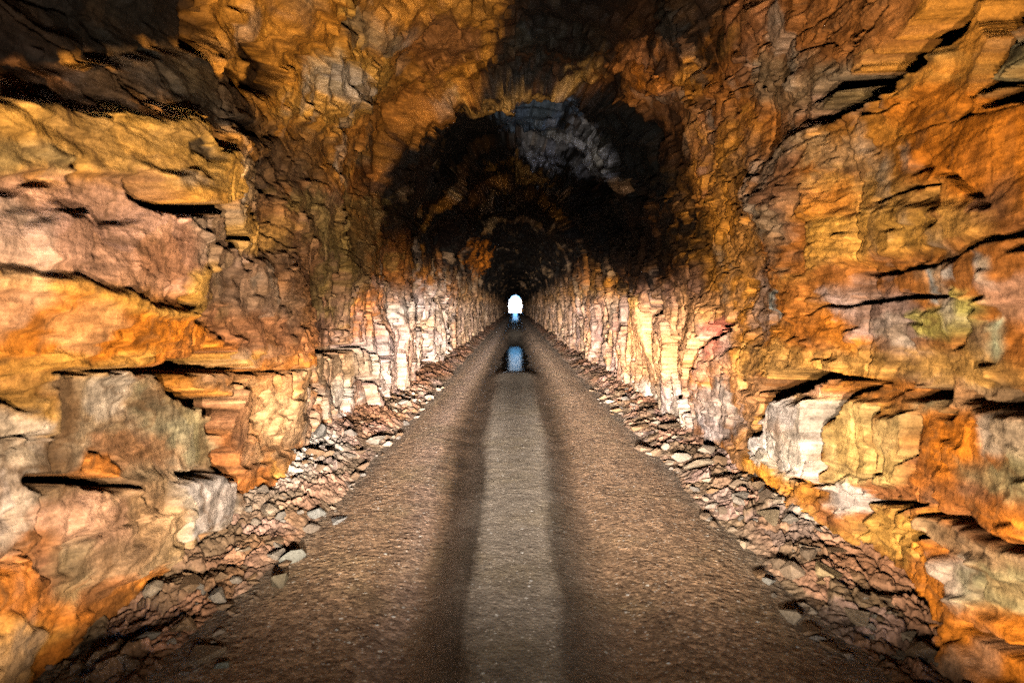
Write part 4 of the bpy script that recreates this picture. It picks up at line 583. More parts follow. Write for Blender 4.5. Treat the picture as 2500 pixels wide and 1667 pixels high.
def inside(y, s, pts):
    """signed distance to a closed outline, positive inside, in metres of section"""
    n = len(pts)
    a = float(np.mean([p[2] for p in pts]))
    P = np.array([(p[0] * a, p[1]) for p in pts])
    u, v = y * a, s
    d = np.full(y.shape, 1e9, np.float32); ins = np.zeros(y.shape, bool)
    for i in range(n):
        x0, y0 = P[i]; x1, y1 = P[(i + 1) % n]
        ex, ey = x1 - x0, y1 - y0
        wx, wy = u - x0, v - y0
        t = np.clip((wx * ex + wy * ey) / (ex * ex + ey * ey + 1e-12), 0, 1)
        d = np.minimum(d, np.hypot(wx - ex * t, wy - ey * t))
        c = ((y0 <= v) != (y1 <= v)) & (wx < ex * (v - y0) / (ey if abs(ey) > 1e-9 else 1e-9))
        ins ^= c
    return np.where(ins, d, -d), a

def tunnel_block(ys, nc):
    q = np.linspace(0, 1, 400)
    dens = 1 + .9 * sst(.34, .26, np.minimum(q, 1 - q))
    cdf = np.concatenate([[0], np.cumsum((dens[1:] + dens[:-1]) / 2)]); cdf /= cdf[-1]
    y, s = np.meshgrid(ys, SL * np.interp(np.linspace(0, 1, nc), cdf, q), indexing='ij')
    sh = y.shape
    y, s = y.ravel(), s.ravel()
    x, z, nx, nz = at_section(s)
    N = len(y)
    # ---- base colour
    q1 = fbm(y * .35, x * .5, z * .6, 3, 4); q2 = fbm(y * .6 + 9, x * .8, z * 1.6, 11, 4); q3 = fbm(y * 1.2, x * 1.2, z * 3.0, 19, 3)
    # ---- relief
    wy = fbm(y * 1.3, x * 1.3, z * 1.3, 31, 4) ; ws = fbm(y * 1.3 + 40, x * 1.3, z * 1.3, 37, 4)
    fy = fbm(y * 6, x * 6, z * 6, 41, 3); fs = fbm(y * 6 + 7, x * 6, z * 6, 43, 3)
    low = sst(2.1, 1.5, z); deep = sst(6.0, 9.0, y); col = low * deep; top = sst(3.2, 4.0, z)
    disp = .13 * fbm(y * .5, x * .5, z * .5, 51, 4)
    side = np.where(s < SL / 2, 0.0, 50.0)
    _, _, bd, rA = cells((y + .25 * wy) / 1.3, (s + .2 * ws) / .85, 61)
    _, _, bd2, rB = cells((y + .12 * wy + .03 * fy) / .46, (s + .12 * ws + .03 * fs) / .30, 67)
    _, _, bd3, rC = cells((y + .05 * wy + .02 * fy) / .17, (s + .05 * ws + .02 * fs) / .085, 71)
    # plates spalled off the face leave steps along wandering outlines
    t = 3.2 * fbm(y * .55 + side, x * .7, z * 1.15, 53, 5, .55) + .15 * fy
    k = np.floor(t); plate = k + sst(.80, .97, t - k)
    disp = disp + (.06 + .05 * top) * (1 - .7 * col) * plate
    t = 2.6 * fbm(y * 1.9 + side, x * 2.2, z * 3.4, 57, 4, .6) + .1 * fs
    k = np.floor(t); disp = disp + (.016 - .008 * sst(15, 11, y)) * (k + sst(.75, .97, t - k))
    # flat chipped facets
    lo = 1 - .3 * col
    ya, sa_ = y + .10 * wy + .015 * fy, s + .10 * ws + .015 * fs
    near = sst(15, 11, y) * (1 - .3 * top)
    disp = disp + lo * (.20 + .02 * near) * facet(ya / (1.05 + .5 * near.mean()), sa_ / 1.0 + side, 201)
    disp = disp + lo * (.085 - .05 * near) * facet(ya / .43 + .4 * sa_, sa_ / .29 - .3 * ya, 203)
    disp = disp + (1 - .5 * col) * (.036 - .023 * near) * facet(ya / .17 - .8 * sa_, sa_ / .105 + .7 * ya, 207)
    disp = disp + (1 - .5 * col) * (.013 - .006 * near) * facet(ya / .066 + 3 * sa_, sa_ / .04 - 2 * ya, 211)
    # open joints
    jm = sst(-.05, .35, fbm(y * .45 + 3, x * .5, z * .5, 59, 3))
    disp = disp + .13 * (1 - col) * jm * (1 - sst(.012, .03, bd))
    for al, sp_, ln, sd in ((.12, .62, 1.0, 301), (1.47, .47, 1.6, 305), (-.35, .9, .8, 309)):
        ca, sa2 = math.cos(al), math.sin(al)
        pu = (y * ca + s * sa2 + .05 * wy + .012 * fy) / sp_; pv = (-y * sa2 + s * ca) / ln
        kk = np.floor(pu + .5); on = vn(kk * 3.7 + side, pv, kk * 0, sd)
        dj = np.abs(pu - kk - .5 * (h32(kk, kk * 0, kk * 0, sd) - .5)) * sp_
        wj = .010 * (.45 + .55 * sst(2.6, 5.0, y)) * sst(.28, .7, on) * (1 + .6 * fs) * (1 - top)
        disp = disp + np.minimum(.10, 9 * wj) * sst(wj * 1.4 + .004, wj * .5, dj) * (wj > .001)
    # upright joints of the lower wall
    bx, by, bd4, rD = cells((y + .22 * wy + .07 * fy) / .46, (s + .5 * ws) / 1.1, 73)
    colb = (rD[0] - .5) * .15 + bx * (rD[1] - .5) * .20 + .06 * (bx * bx)
    disp = disp + col * (colb + .12 * (1 - sst(.01, .08, bd4)))
    # beds
    zb = z + .10 * wy + .02 * fs + .05 * np.sin(y * .7)
    bedm = .35 + .65 * sst(-.1, .4, fbm(y * .4 + side, x * .4, z * .5, 89, 3))
    for th, am, sd in ((.19, .022, 5), (.065, .013, 6)):
        k = np.floor(zb / th); fz = zb / th - k
        zz = np.zeros_like(k)
        o0 = vn(y * 1.3 + 7 * h32(k, zz, zz, sd + 3), k * 5.3, zz, sd) * .5
        disp = disp + (1 - top) * (1 - .8 * col) * bedm * (.4 + .6 * sst(2.6, 5.5, y)) * am * (o0 + 1.1 * sst(.72, .98, fz) * sst(1.0, .985, fz))
    # fine grain of the broken faces
    disp = disp + .009 * fbm(y * 5, x * 5, z * 9, 81, 4) + .005 * fbm(y * 17, x * 17, z * 26, 83, 3)
    rdg = 1 - np.abs(fbm(y * 2.2, x * 2.2, z * 2.8, 87, 4))
    disp = disp + .05 * sst(.965, 1.0, rdg) * jm
    # blasting rounds: each pull of the drill left the section a little larger or smaller
    yr = y + .14 * wy + .06 * fy
    step = np.full(N, .05, np.float32)
    rnd = random.Random(4)
    edges = [(9.75, -.30), (12.6, -.06), (14.6, -.34), (17.0, -.02), (18.6, -.42), (22, -.10), (25, -.36)]
    yy = 25
    while yy < 170:
        yy += rnd.uniform(2.5, 7.5); edges.append((yy, rnd.uniform(-.32, .12)))
    upw = sst(1.2, 3.0, z); lip = np.zeros(N, np.float32)
    cur = .05
    for e, l in edges:
        wd = .13 if e < 12 else .06
        if l < cur - .1: lip = np.maximum(lip, np.exp(-((yr - e) / (wd * 1.3)) ** 2))
        cur = l
        step = step + (l - step) * sst(e - wd, e + wd, yr)
    disp = disp + step * (.25 + .75 * top) * upw
    # ---- colours
    C = PAL['OO'] * (1 - sst(-.3, .5, q1))[:, None] + PAL['OR'] * sst(-.3, .5, q1)[:, None]
    def mix(C, name, f):
        f = np.clip(f, 0, 1)[:, None].astype(np.float32)
        return C * (1 - f) + PAL[name] * f
    C = mix(C, 'TA', .8 * sst(.15, .5, q2)); C = mix(C, 'RB', .8 * sst(.1, .45, -q2)); C = mix(C, 'YO', .6 * sst(.3, .6, q3)); C = mix(C, 'PU', .6 * sst(.25, .6, -q3))
    rr = rD[2] * .6 + rB[1] * .4
    lowc = low * sst(7, 10, y)
    C = mix(C, 'PK', lowc * .8); C = mix(C, 'TA', lowc * .6 * sst(.3, .6, rr)); C = mix(C, 'CR', lowc * .45 * sst(.5, .9, rr)); C = mix(C, 'PK', lowc * .5 * sst(.5, .9, rD[3])); C = mix(C, 'OR', lowc * .35 * sst(.8, .95, rB[3])); C = mix(C, 'PG', lowc * .6 * sst(.3, .7, rD[1]))
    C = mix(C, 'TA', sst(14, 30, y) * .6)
    soot = sst(8.2, 10.2, yr) * sst(1.9, 3.2, z + .5 * q1 + .35 * q2 + .25 * (rA[3] - .5))  # soot, and the lack of light past the step darkened in with it
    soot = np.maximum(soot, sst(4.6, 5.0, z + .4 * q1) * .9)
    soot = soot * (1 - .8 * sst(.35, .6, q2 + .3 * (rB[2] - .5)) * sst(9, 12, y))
    soot = soot * (1 - .75 * lip * sst(-.45, .25, q2 + .5 * (rB[1] - .5)))  # step faces turned to the lamps painted paler so they look lit
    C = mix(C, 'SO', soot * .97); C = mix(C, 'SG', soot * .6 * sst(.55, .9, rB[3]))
    # ---- the features of this tunnel
    amp = y / 6.0
    uy = y + (.10 * wy + .045 * fy) * amp * y / 3; us = s + (.07 * ws + .05 * fs) * amp
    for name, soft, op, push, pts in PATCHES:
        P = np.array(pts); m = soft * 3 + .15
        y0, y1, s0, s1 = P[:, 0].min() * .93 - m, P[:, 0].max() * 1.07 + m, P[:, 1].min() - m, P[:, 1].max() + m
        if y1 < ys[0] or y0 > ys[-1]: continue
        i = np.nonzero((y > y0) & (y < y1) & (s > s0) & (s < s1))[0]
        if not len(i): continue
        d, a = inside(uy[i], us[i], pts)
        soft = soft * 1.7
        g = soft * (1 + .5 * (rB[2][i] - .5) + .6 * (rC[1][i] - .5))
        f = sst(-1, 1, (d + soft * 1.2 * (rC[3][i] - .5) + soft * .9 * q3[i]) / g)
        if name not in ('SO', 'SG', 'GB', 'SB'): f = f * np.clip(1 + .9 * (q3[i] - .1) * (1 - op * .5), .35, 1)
        if name in ('SO', 'SG', 'GB', 'SB'): soot[i] = np.maximum(soot[i], f * op)  # patches of painted shade and sky sheen join the soot mask too
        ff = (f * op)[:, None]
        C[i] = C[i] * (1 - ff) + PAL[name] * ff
        if push: disp[i] += push * sst(-.6, .6, d / min(soft, .05))
    # the dressed blocks keep flat faces
    for nm, lab, pts in BLOCKS:
        P = np.array(pts)
        i = np.nonzero((y > P[:, 0].min() - .3) & (y < P[:, 0].max() + .3) & (s > P[:, 1].min() - .3) & (s < P[:, 1].max() + .3))[0]
        if not len(i): continue
        d, a = inside(uy[i], us[i], pts)
        f = sst(-.02, .05, d) * (.72 if 'ledge' not in nm else .4)
        if (d > 0).any():
            disp[i] += f * (disp[i][d > 0].mean() + .012 * fbm(y[i] * 4, x[i] * 4, z[i] * 7, 311, 3) - disp[i])
    # each broken face keeps a tint of its own
    x, z = x + nx * disp, z + nz * disp
    fine = fbm(y * 9, x * 9, z * 22, 93, 3)
    tint = 1 + .30 * (rB[3] - .5) + .30 * (rC[2] - .5) + .35 * fine + .22 * (rA[1] - .5) + .22 * fbm(y * 2.5, x * 2.5, z * 5, 91, 4)
    C = C * np.clip(tint, .45, 1.6)[:, None]
    hue = .16 * (rB[1] - .5) + .12 * (rA[2] - .5)
    C[:, 0] *= 1 + .4 * hue; C[:, 2] *= 1 - 1.2 * hue
    stain = sst(.25, .65, fbm(y * 3.2, x * 3.2, z * .8, 95, 4)) * (1 - top)
    stain = stain * (1 - .9 * soot)
    C = mix(C, 'BR', .5 * stain)
    vein = sst(.945, .99, 1 - np.abs(fbm(y * 1.6 + 5, x * 1.6, z * 2.4, 97, 4)))
    C = mix(C, 'BR', .5 * vein * (1 - soot))
    wash = sst(.45, .75, fbm(y * 2.0 + 3, x * 2.0, z * 1.1, 99, 4))
    C = mix(C, 'CR', .35 * wash * (1 - soot))
    # ---- cracks
    cdisp = np.zeros(N, np.float32)
    for depth, pts in CRACKS:
        P = np.array(pts); m = .35
        y0, y1, s0, s1 = P[:, 0].min() * .9 - m, P[:, 0].max() * 1.1 + m, P[:, 1].min() - m, P[:, 1].max() + m
        if y1 < ys[0] or y0 > ys[-1]: continue
        i = np.nonzero((y > y0) & (y < y1) & (s > s0) & (s < s1))[0]
        if not len(i): continue
        Y, Sx = y[i] + (.05 * wy[i] + .04 * fy[i]) * (y[i] / 4) ** 2, s[i] + (.04 * ws[i] + .035 * fs[i]) * y[i] / 4
        best = np.full(len(i), -1e9, np.float32); dep = np.zeros(len(i), np.float32)
        for (ya, sa, aa, ha), (yb, sb, ab, hb) in zip(pts[:-1], pts[1:]):
            a = (aa + ab) / 2
            ex, ey = (yb - ya) * a, sb - sa
            wx, wv = (Y - ya) * a, Sx - sa
            t = np.clip((wx * ex + wv * ey) / (ex * ex + ey * ey + 1e-12), 0, 1)
            hw = (ha + (hb - ha) * t) * (1 + .5 * fs[i])
            v = hw - np.hypot(wx - ex * t, wv - ey * t)
            n = v > best
            best = np.where(n, v, best); dep = np.where(n, np.minimum(depth * 1.25, 12 * hw + .08), dep)
        f = sst(-.010, .005, best + .005 * fs[i])
        cdisp[i] = np.maximum(cdisp[i], dep * f)
    X, Z = x + nx * cdisp, z + nz * cdisp
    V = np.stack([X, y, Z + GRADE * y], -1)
    return V, grid_faces(*sh), np.clip(C, .0022, .92), y, s, us, uy

NEAR = np.concatenate([np.linspace(-16, .9, 60)[:-1], np.exp(np.linspace(math.log(.9), math.log(12.0), 720))])
FAR = np.exp(np.linspace(math.log(12.0), math.log(184), 461))[1:]
tunnel = bpy.data.objects.new('tunnel', None)
COL.objects.link(tunnel)
tag(tunnel, 'rough-hewn sandstone tunnel with orange walls and soot-black roof, open at its far end', 'tunnel')
mids = {}
for ys, nc in ((np.concatenate([NEAR, FAR]), 1400),):
    V, F, C, fy_, fs_, fus, fuy = tunnel_block(ys, nc)
    c = F[:, 0]
    part = np.zeros(len(F), np.int8)
    part[fus[c] > SL * .5 - 2.2] = 1
    part[fus[c] > SL * .5 + 2.2] = 2
    if True:
        k = 3
        for nm, lab, pts in BLOCKS:
            P = np.array(pts)
            i = np.nonzero((fuy[c] > P[:, 0].min() - .3) & (fuy[c] < P[:, 0].max() + .3) & (fus[c] > P[:, 1].min() - .3) & (fus[c] < P[:, 1].max() + .3))[0]
            d, a = inside(fuy[c][i], fus[c][i], pts)
            part[i[d > 0]] = k
            k += 1
    mids[nc] = (V, F, C, part)
V, F, C, part = mids[1400]
for k, (nm, lab) in enumerate((('rock_wall', 'orange and ochre left rock wall with pale foot'), ('ceiling', 'soot-blackened rock ceiling'),
                               ('rock_wall', 'orange and pink bedded right rock wall'))):
    o = sub_mesh(nm, V, F, part == k, M_ROCK, tunnel, C)
    o['label'] = lab
for j, (nm, lab, pts) in enumerate(BLOCKS):
    if (part == 3 + j).any():
        o = sub_mesh(nm, V, F, part == 3 + j, M_ROCK, tunnel, C)
        o['label'] = lab
del V, F, C, mids

# ------------------------------------------------------------------ road
def dip(y):                                      # the hollow that holds the puddle
    return np.minimum(0, .372 - GRADE * y) * sst(15.9, 16.6, y) * sst(48, 32.5, y)
def road_h(x, y):
    r = np.abs(np.abs(x) - .52)
    rut = -.035 * np.exp(-(r / .14) ** 2) + .012 * np.exp(-(x / .3) ** 2) + .02 * np.exp(-((np.abs(x) - 1.05) / .25) ** 2)
    z0 = np.zeros_like(x)
    n = .006 * fbm(x * 2, y * .5, z0, 101, 3) + .002 * fbm(x * 9, y * 9, z0, 103, 3)
    cen = sst(.70, .32, np.abs(x) + .08 * n / .012)
    hump = .055 * np.exp(-((y - 15.2) / 1.0) ** 2)
    return GRADE * y + rut + n + (hump + dip(y)) * cen - .08 * sst(1.3, 2.0, np.abs(x))
ys = np.concatenate([np.linspace(-16, 1.4, 40)[:-1], np.exp(np.linspace(math.log(1.4), math.log(186), 1150))])
xs = np.linspace(-2.2, 2.2, 300)
gy, gx = np.meshgrid(ys, xs, indexing='ij')
V = np.stack([gx.ravel(), gy.ravel(), road_h(gx.ravel(), gy.ravel())], -1)
def road_mat():
    m, nt, b = new_mat('gravel_road', .75, .35)
    L = nt.links.new
    tc = nt.nodes.new('ShaderNodeTexCoord'); ob = tc.outputs['Object']
    def N(scale, det=4, vec=None, rgh=.6):
        n = nt.nodes.new('ShaderNodeTexNoise'); n.inputs['Scale'].default_value = scale; n.inputs['Detail'].default_value = det
        n.inputs['Roughness'].default_value = rgh; L(vec or ob, n.inputs['Vector']); return n.outputs['Fac']
    def Mth(op, a, c=None, d=None):
        n = nt.nodes.new('ShaderNodeMath'); n.operation = op
        for i, v in enumerate((a, c, d)):
            if v is None: continue
            if isinstance(v, (int, float)): n.inputs[i].default_value = v
            else: L(v, n.inputs[i])
        return n.outputs[0]
    def MR(v, a, c, p, q, sm=True):
        n = nt.nodes.new('ShaderNodeMapRange')
        if sm: n.interpolation_type = 'SMOOTHSTEP'
        L(v, n.inputs[0])
        for i, k in enumerate((a, c, p, q)): n.inputs[i + 1].default_value = k
        return n.outputs[0]
    def MX(f, a, c, mode='MIX'):
        n = nt.nodes.new('ShaderNodeMix'); n.data_type = 'RGBA'; n.blend_type = mode
        if isinstance(f, (int, float)): n.inputs[0].default_value = f
        else: L(f, n.inputs[0])
        for i, v in ((6, a), (7, c)):
            if isinstance(v, tuple): n.inputs[i].default_value = (*v, 1)
            else: L(v, n.inputs[i])
        return n.outputs[2]
    mp = nt.nodes.new('ShaderNodeMapping'); mp.inputs['Scale'].default_value = (1, .22, 1); L(ob, mp.inputs[0])
    sp = nt.nodes.new('ShaderNodeSeparateXYZ'); L(ob, sp.inputs[0])
    streak = N(3.5, 4, mp.outputs[0]); blot = N(1.6, 5)
    xw = Mth('ADD', sp.outputs[0], Mth('MULTIPLY', Mth('SUBTRACT', streak, .5), .17))
    ax = Mth('ABSOLUTE', xw)
    xw = Mth('MULTIPLY', xw, MR(sp.outputs[1], 2.5, 8.5, 1.7, 1.0))
    bandL = Mth('MULTIPLY', MR(xw, -1.0, -.56, 0, 1), MR(xw, -.46, -.26, 1, 0))
    bandR = Mth('MULTIPLY', MR(xw, .28, .44, 0, 1), MR(xw, .5, .9, 1, 0))
    dark_wet = Mth('MINIMUM', Mth('ADD', Mth('MULTIPLY', bandL, 1.15), Mth('MULTIPLY', bandR, .8)), 1.0)  # darker, smoother bands on both sides of the centre strip
    dark_wet = Mth('MULTIPLY', dark_wet, MR(blot, .3, .6, .75, 1.0))
    far = MR(sp.outputs[1], 6.5, 14.5, 0, 1)
    dark_wet = Mth('MAXIMUM', dark_wet, Mth('MULTIPLY', far, MR(ax, .45, 1.0, .9, .12)))  # wet centre further in joins the dark bands
    mid = MR(ax, .25, .6, 1, 0)
    c = MX(mid, lin((140, 109, 82)), lin((135, 120, 103)))
    c = MX(Mth('MULTIPLY', MR(xw, -1.35, -1.0, 0, 1), MR(xw, -1.0, -.75, 1, 0)), c, lin((138, 110, 90)))
    c = MX(MR(blot, .45, .75, 0, .5), c, lin((122, 104, 72)))
    c = MX(MR(ax, 1.25, 1.6, 0, .8), c, lin((140, 122, 104)))
    g = nt.nodes.new('ShaderNodeTexVoronoi'); g.inputs['Scale'].default_value = 62; L(ob, g.inputs['Vector'])
    g2 = nt.nodes.new('ShaderNodeTexVoronoi'); g2.inputs['Scale'].default_value = 26; L(ob, g2.inputs['Vector'])
    sc = nt.nodes.new('ShaderNodeSeparateColor'); L(g.outputs['Color'], sc.inputs[0])
    sc2 = nt.nodes.new('ShaderNodeSeparateColor'); L(g2.outputs['Color'], sc2.inputs[0])
    edge = MR(ax, .3, .8, .4, 1)
    lump = Mth('MULTIPLY', MR(sc2.outputs[0], 0, 1, .6, 1.45, False), MR(sc.outputs[0], 0, 1, .55, 1.5, False))
    f0 = MR(N(5, 6), .3, .7, .8, 1.2, False)
    f = Mth('MULTIPLY', Mth('ADD', Mth('MULTIPLY', edge, lump), Mth('SUBTRACT', 1.0, edge)), Mth('MULTIPLY', f0, MR(N(140, 3), .3, .7, .7, 1.3, False)))
    v = nt.nodes.new('ShaderNodeVectorMath'); v.operation = 'SCALE'; L(c, v.inputs[0]); L(f, v.inputs['Scale'])
    c = MX(Mth('MULTIPLY', MR(sc.outputs[1], .90, .94, 0, 1), MR(g.outputs['Distance'], .3, .45, .85, 0)), v.outputs[0], lin((214, 196, 176)))
    c = MX(Mth('MULTIPLY', MR(sc2.outputs[1], .965, .975, 0, 1), MR(g2.outputs['Distance'], .2, .32, .9, 0)), c, lin((232, 220, 204)))
    c = MX(Mth('MULTIPLY', dark_wet, .86), c, lin((34, 28, 22)))
    L(c, b.inputs['Base Color'])
    shine = Mth('MULTIPLY', MR(sp.outputs[1], 50, 90, 0, 1), MR(ax, .3, .7, 1, 0))
    L(Mth('SUBTRACT', MR(dark_wet, 0, 1, .8, .42, False), Mth('MULTIPLY', shine, .29)), b.inputs['Roughness'])
    bp = nt.nodes.new('ShaderNodeBump'); bp.inputs['Strength'].default_value = .5; bp.inputs['Distance'].default_value = .010
    L(Mth('ADD', Mth('MULTIPLY', Mth('SUBTRACT', 1.0, g.outputs['Distance']), .5), Mth('MULTIPLY', Mth('MULTIPLY', Mth('SUBTRACT', 1.0, g2.outputs['Distance']), edge), MR(sc2.outputs[2], .4, .8, 0, 1.6))), bp.inputs['Height'])
    b2 = nt.nodes.new('ShaderNodeBump'); b2.inputs['Strength'].default_value = .3; b2.inputs['Distance'].default_value = .010
    L(N(9, 6), b2.inputs['Height']); L(bp.outputs[0], b2.inputs['Normal'])
    L(b2.outputs[0], b.inputs['Normal'])
    return m
tag(mesh_obj('road', V, grid_faces(*gy.shape), road_mat()), kind='structure')

# puddle in the hollow
m, nt_, b_ = new_mat('puddle_water', .15, .5)
b_.inputs['Base Color'].default_value = (.012, .010, .008, 1)
b_.inputs['IOR'].default_value = 1.022     # muddy film that mirrors weakly
tcw = nt_.nodes.new('ShaderNodeTexCoord')
nw = nt_.nodes.new('ShaderNodeTexNoise'); nw.inputs['Scale'].default_value = 2.5; nw.inputs['Detail'].default_value = 3
nt_.links.new(tcw.outputs['Object'], nw.inputs['Vector'])
bw = nt_.nodes.new('ShaderNodeBump'); bw.inputs['Strength'].default_value = .12; bw.inputs['Distance'].default_value = .02
nt_.links.new(nw.outputs[0], bw.inputs['Height']); nt_.links.new(bw.outputs[0], b_.inputs['Normal'])
py = np.linspace(14.9, 33.5, 66); px = np.linspace(-1, 1, 20)
gy, gx = np.meshgrid(py, px, indexing='ij')
yy = gy.ravel()
xx = gx.ravel() * (.16 + .24 * np.sqrt(np.clip(np.sin((yy - 14.9) / 18.6 * np.pi), 0, 1))) + .05 * np.sin(yy * 1.7)
tag(mesh_obj('puddle', np.stack([xx, yy, np.full_like(xx, .400)], -1), grid_faces(*gy.shape), m), kind='structure')

# ------------------------------------------------------------------ rubble along both walls
def heap(side, y):
    if side < 0:
        return np.interp(y, [0, 3.2, 4.3, 5.2, 7.2, 10, 14, 40, 190], [-.14, -.10, .16, .34, .30, .24, .2, .2, .2])
    return np.interp(y, [0, 3.0, 4.0, 5.4, 7.6, 10, 14, 40, 190], [-.12, -.08, .16, .26, .14, .16, .2, .2, .2])
def rubble_h(x, y, side, full=False):
    z0 = np.zeros_like(x)
    n = fbm(x * .9, y * .9, z0, 111, 4)
    q = np.clip((np.abs(x) - 1.52 - .14 * n) / .85, 0, 1.4)
    base = heap(side, y) * (q ** .85) * (1 + .35 * n) - .035
    e = sst(.02, .35, q)
    wx = .25 * fbm(x * 3, y * 3, z0, 113, 3); wy = .25 * fbm(x * 3 + 9, y * 3, z0, 117, 3)
    out = base; tint = z0 + 1
    R0 = None
    for sz, am, sd in ((.21, .062, 121), (.095, .042, 123), (.042, .022, 127)):
        cx, cy, bd, r = cells((x + wx * sz) / (sz * .9), (y + wy * sz) / (sz * 1.25), sd)
        f = am * ((r[0] - .45) * .9 + cx * (r[1] - .5) * 1.0 + cy * (r[2] - .5) * 1.0 + .28 * sst(0, .16, bd))
        out = out + f * (e if sz > .1 else .35 + .65 * e)
        tint = tint + (r[3] - .5) * .32
        if R0 is None: R0 = r
        R1 = r
    out = out + .006 * fbm(x * 22, y * 22, z0, 131, 3)
    if not full: return out + GRADE * y
    return out + GRADE * y, tint, R0, q
parts_V, parts_F, parts_C = [], [], []
off = 0
ys = np.concatenate([np.linspace(-16, 1.6, 30)[:-1], np.exp(np.linspace(math.log(1.6), math.log(14), 1050)), np.exp(np.linspace(math.log(14.06), math.log(186), 420))])
for side in (-1, 1):
    xs = side * np.linspace(1.15, 2.95, 260)
    gy, gx = np.meshgrid(ys, xs, indexing='ij')
    x, y = gx.ravel(), gy.ravel()
    z, tint, r, q = rubble_h(x, y, side, True)
    c = PAL['TA'] * .40 + PAL['BR'] * .26 + PAL['PG'] * .04
    C = np.repeat(c[None], len(x), 0)
    k = sst(.35, .8, r[3])[:, None]; C = C * (1 - k * .7) + PAL['PK'] * k * .7 * .62
    k = sst(.55, .9, r[1])[:, None]; C = C * (1 - k * .6) + PAL['PG'] * k * .6 * .75
    n = fbm(x * .8, y * .5, np.zeros_like(x), 141, 3)
    k = sst(.0, .5, n)[:, None]; C = C * (1 - k * .4) + PAL['RB'] * k * .4 * .9
    wp = (np.exp(-((y - 6.2) / 1.0) ** 2) * np.exp(-((np.abs(x) - 2.1) / .28) ** 2) if side < 0 else np.exp(-((y - 5.0) / .5) ** 2) * np.exp(-((np.abs(x) - 2.15) / .15) ** 2))
    k = np.clip(1.3 * wp * (1 + .6 * fbm(x * 5, y * 5, np.zeros_like(x), 143, 3)), 0, 1)[:, None]
    C = C * (1 - k) + PAL['WH'] * k
    k = sst(.25, .0, q)[:, None]; C = C * (1 - .5 * k) + np.array(lin((146, 124, 102)), np.float32) * .5 * k
    C = C * np.clip(tint, .5, 1.5)[:, None]
    f = grid_faces(*gy.shape)
    if side > 0: f = f[:, ::-1]
    parts_V.append(np.stack([x, y, z], -1)); parts_F.append(f + off); parts_C.append(C); off += len(x)
rb = mesh_obj('rubble', np.concatenate(parts_V), np.concatenate(parts_F), rock_mat('rubble_stone', bump=.3), None, np.concatenate(parts_C))
tag(rb, 'broken sandstone rubble banked along the foot of both walls', 'rubble', kind='stuff')

# ------------------------------------------------------------------ loose stones
def stone_mesh(seed, flat, angular=14, elong=1.0):
    rnd = random.Random(seed)
    bm = bmesh.new()
    for i in range(angular):
        v = [rnd.gauss(0, 1) for _ in range(3)]
        l = math.sqrt(sum(t * t for t in v)) + 1e-6
        r = rnd.uniform(.75, 1.0)
        bm.verts.new((v[0] / l * r * elong, v[1] / l * r, v[2] / l * r * flat))
    res = bmesh.ops.convex_hull(bm, input=bm.verts)
    junk = [g for g in set(res['geom_interior'] + res['geom_unused']) if isinstance(g, bmesh.types.BMVert)]
    if junk: bmesh.ops.delete(bm, geom=junk, context='VERTS')
    bmesh.ops.dissolve_limit(bm, angle_limit=R(14), verts=bm.verts, edges=bm.edges)
    bmesh.ops.bevel(bm, geom=list(bm.edges), offset=.05, segments=2, affect='EDGES', profile=.6)
    bmesh.ops.triangulate(bm, faces=bm.faces)
    bmesh.ops.subdivide_edges(bm, edges=bm.edges, cuts=1)
    for v in bm.verts:
        v.co *= 1 + rnd.uniform(-.018, .018)
    me = bpy.data.meshes.new('stone')
    bm.to_mesh(me); bm.free()
    me.materials.append(M_STONE)
    return me
def put_stone(me, x, y, size, rnd, sink=.3, flatrot=.45, rz=None, tilt=None):
    o = bpy.data.objects.new('stone', me)
    COL.objects.link(o)
    side = -1 if x < 0 else 1
    a = np.array([x]); b = np.array([y])
    h = max(float(rubble_h(a, b, side)[0]), float(road_h(a, b)[0]))
    hz = max(v.co.z for v in me.vertices)
    o.location = (x, y, h + size * hz * (1 - 2 * sink) * .8)
    o.scale = (size,) * 3
    o.rotation_euler = tilt if tilt else (rnd.uniform(-flatrot, flatrot), rnd.uniform(-flatrot, flatrot), rnd.uniform(0, 6.28) if rz is None else rz)
    return o
rnd = random.Random(8)
def stone_mat(name, c):
    m = rock_mat(name, use_attr=False, bump=.25)
    rp = [n for n in m.node_tree.nodes if n.type == 'VALTORGB'][0]
    for e in rp.color_ramp.elements: e.color = (*lin(c), 1)
    return m
for x, y, size, flat, el, ang, c, lab in BIG_STONES:
    me = stone_mesh(rnd.randrange(10 ** 6), flat, ang, el)
    me.materials[0] = stone_mat('loose_stone', c)
    tag(put_stone(me, x, y, size, rnd, .2, .25), lab, 'stone')
variants = [stone_mesh(200 + i, random.Random(i).uniform(.4, .8), random.Random(i).choice((9, 11, 13)), random.Random(i + 50).uniform(1, 1.6)) for i in range(18)]
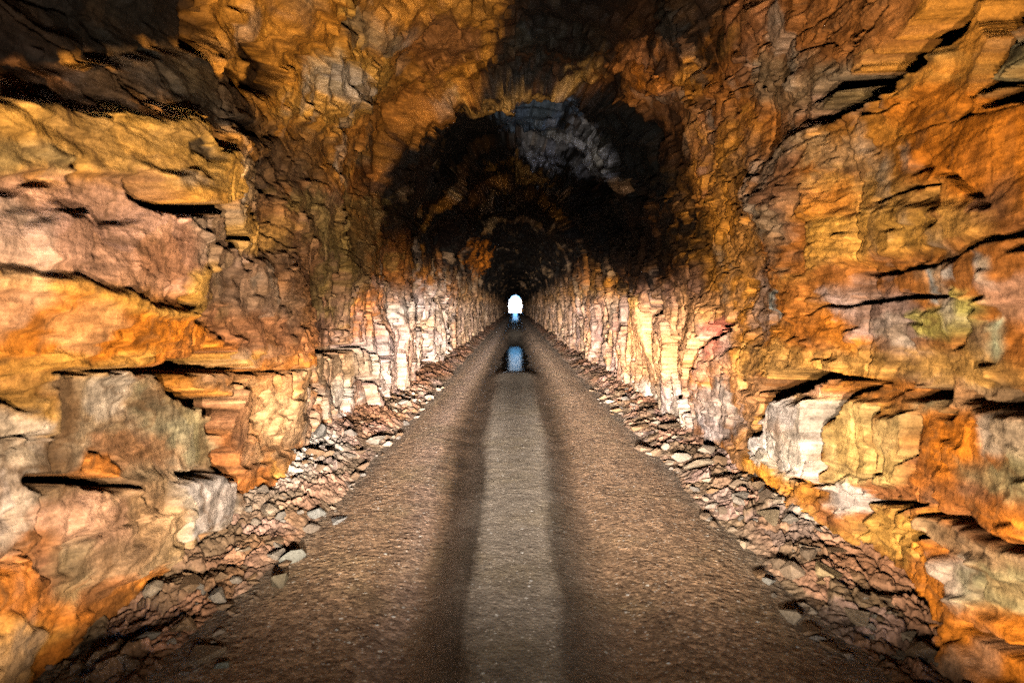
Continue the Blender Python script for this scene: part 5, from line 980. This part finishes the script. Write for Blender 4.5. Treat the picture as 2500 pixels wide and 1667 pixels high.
for side, lab, grp in ((-1, 'small angular sandstone fragment lying on the rubble bank along the left wall', 'fragments on the left rubble bank'),
                       (1, 'small angular sandstone fragment lying on the rubble bank along the right wall', 'fragments on the right rubble bank')):
    for i in range(140):
        y = math.exp(rnd.uniform(math.log(2.6), math.log(13)))
        x = side * rnd.uniform(1.42, 2.02)
        size = rnd.choice((.022, .03, .04, .055, .075)) * rnd.uniform(.8, 1.25) * (1 if y < 6 else 1.25)
        tag(put_stone(variants[rnd.randrange(18)], x, y, size, rnd, .22), lab, 'stone', grp)

# ------------------------------------------------------------------ outside the far mouth
m, nt_, b_ = new_mat('pale_ground', .9, .2)
n = nt_.nodes.new('ShaderNodeTexNoise'); n.inputs['Scale'].default_value = .4; n.inputs['Detail'].default_value = 6
rp = nt_.nodes.new('ShaderNodeValToRGB'); nt_.links.new(n.outputs[0], rp.inputs[0])
rp.color_ramp.elements[0].color = (.30, .26, .20, 1); rp.color_ramp.elements[1].color = (.46, .42, .34, 1)
nt_.links.new(rp.outputs[0], b_.inputs['Base Color'])
gx, gy = np.meshgrid(np.linspace(-900, 900, 90), np.linspace(184.6, 2400, 90), indexing='ij')
x, y = gx.ravel(), gy.ravel()
z = GRADE * 184.6 - .06 + 2.0 * fbm(x * .01, y * .01, x * 0, 151, 3) * sst(190, 400, y)
tag(mesh_obj('ground', np.stack([x, y, z], -1), grid_faces(*gx.shape)[:, ::-1], m), kind='structure')
# the hillside the far mouth opens through
u = np.linspace(0, 1, 60); s = np.linspace(0, SL, 160)
gu, gs = np.meshgrid(u, s, indexing='ij')
gu, gs = gu.ravel(), gs.ravel()
x, z, nx, nz = at_section(gs)
k = gu ** 1.8 * 60
X = x + nx * (k - .4 + .3 * fbm(gs * 2, gu * 9, gs * 0, 161, 3)); Z = np.maximum(z + nz * (k - .4), -3) + GRADE * 184
Y = 184 - .35 * gu * 60 * gu + .8 * fbm(X * .3, Z * .3, gs * 0, 163, 4) * (.2 + gu)
C = np.repeat(PAL['OC'][None] * .9, len(X), 0) * (1 + .3 * fbm(X * .5, Z * 1.5, gs * 0, 165, 3))[:, None]
tag(mesh_obj('hillside', np.stack([X, Y, Z], -1), grid_faces(60, 160), M_ROCK, None, C), kind='structure')
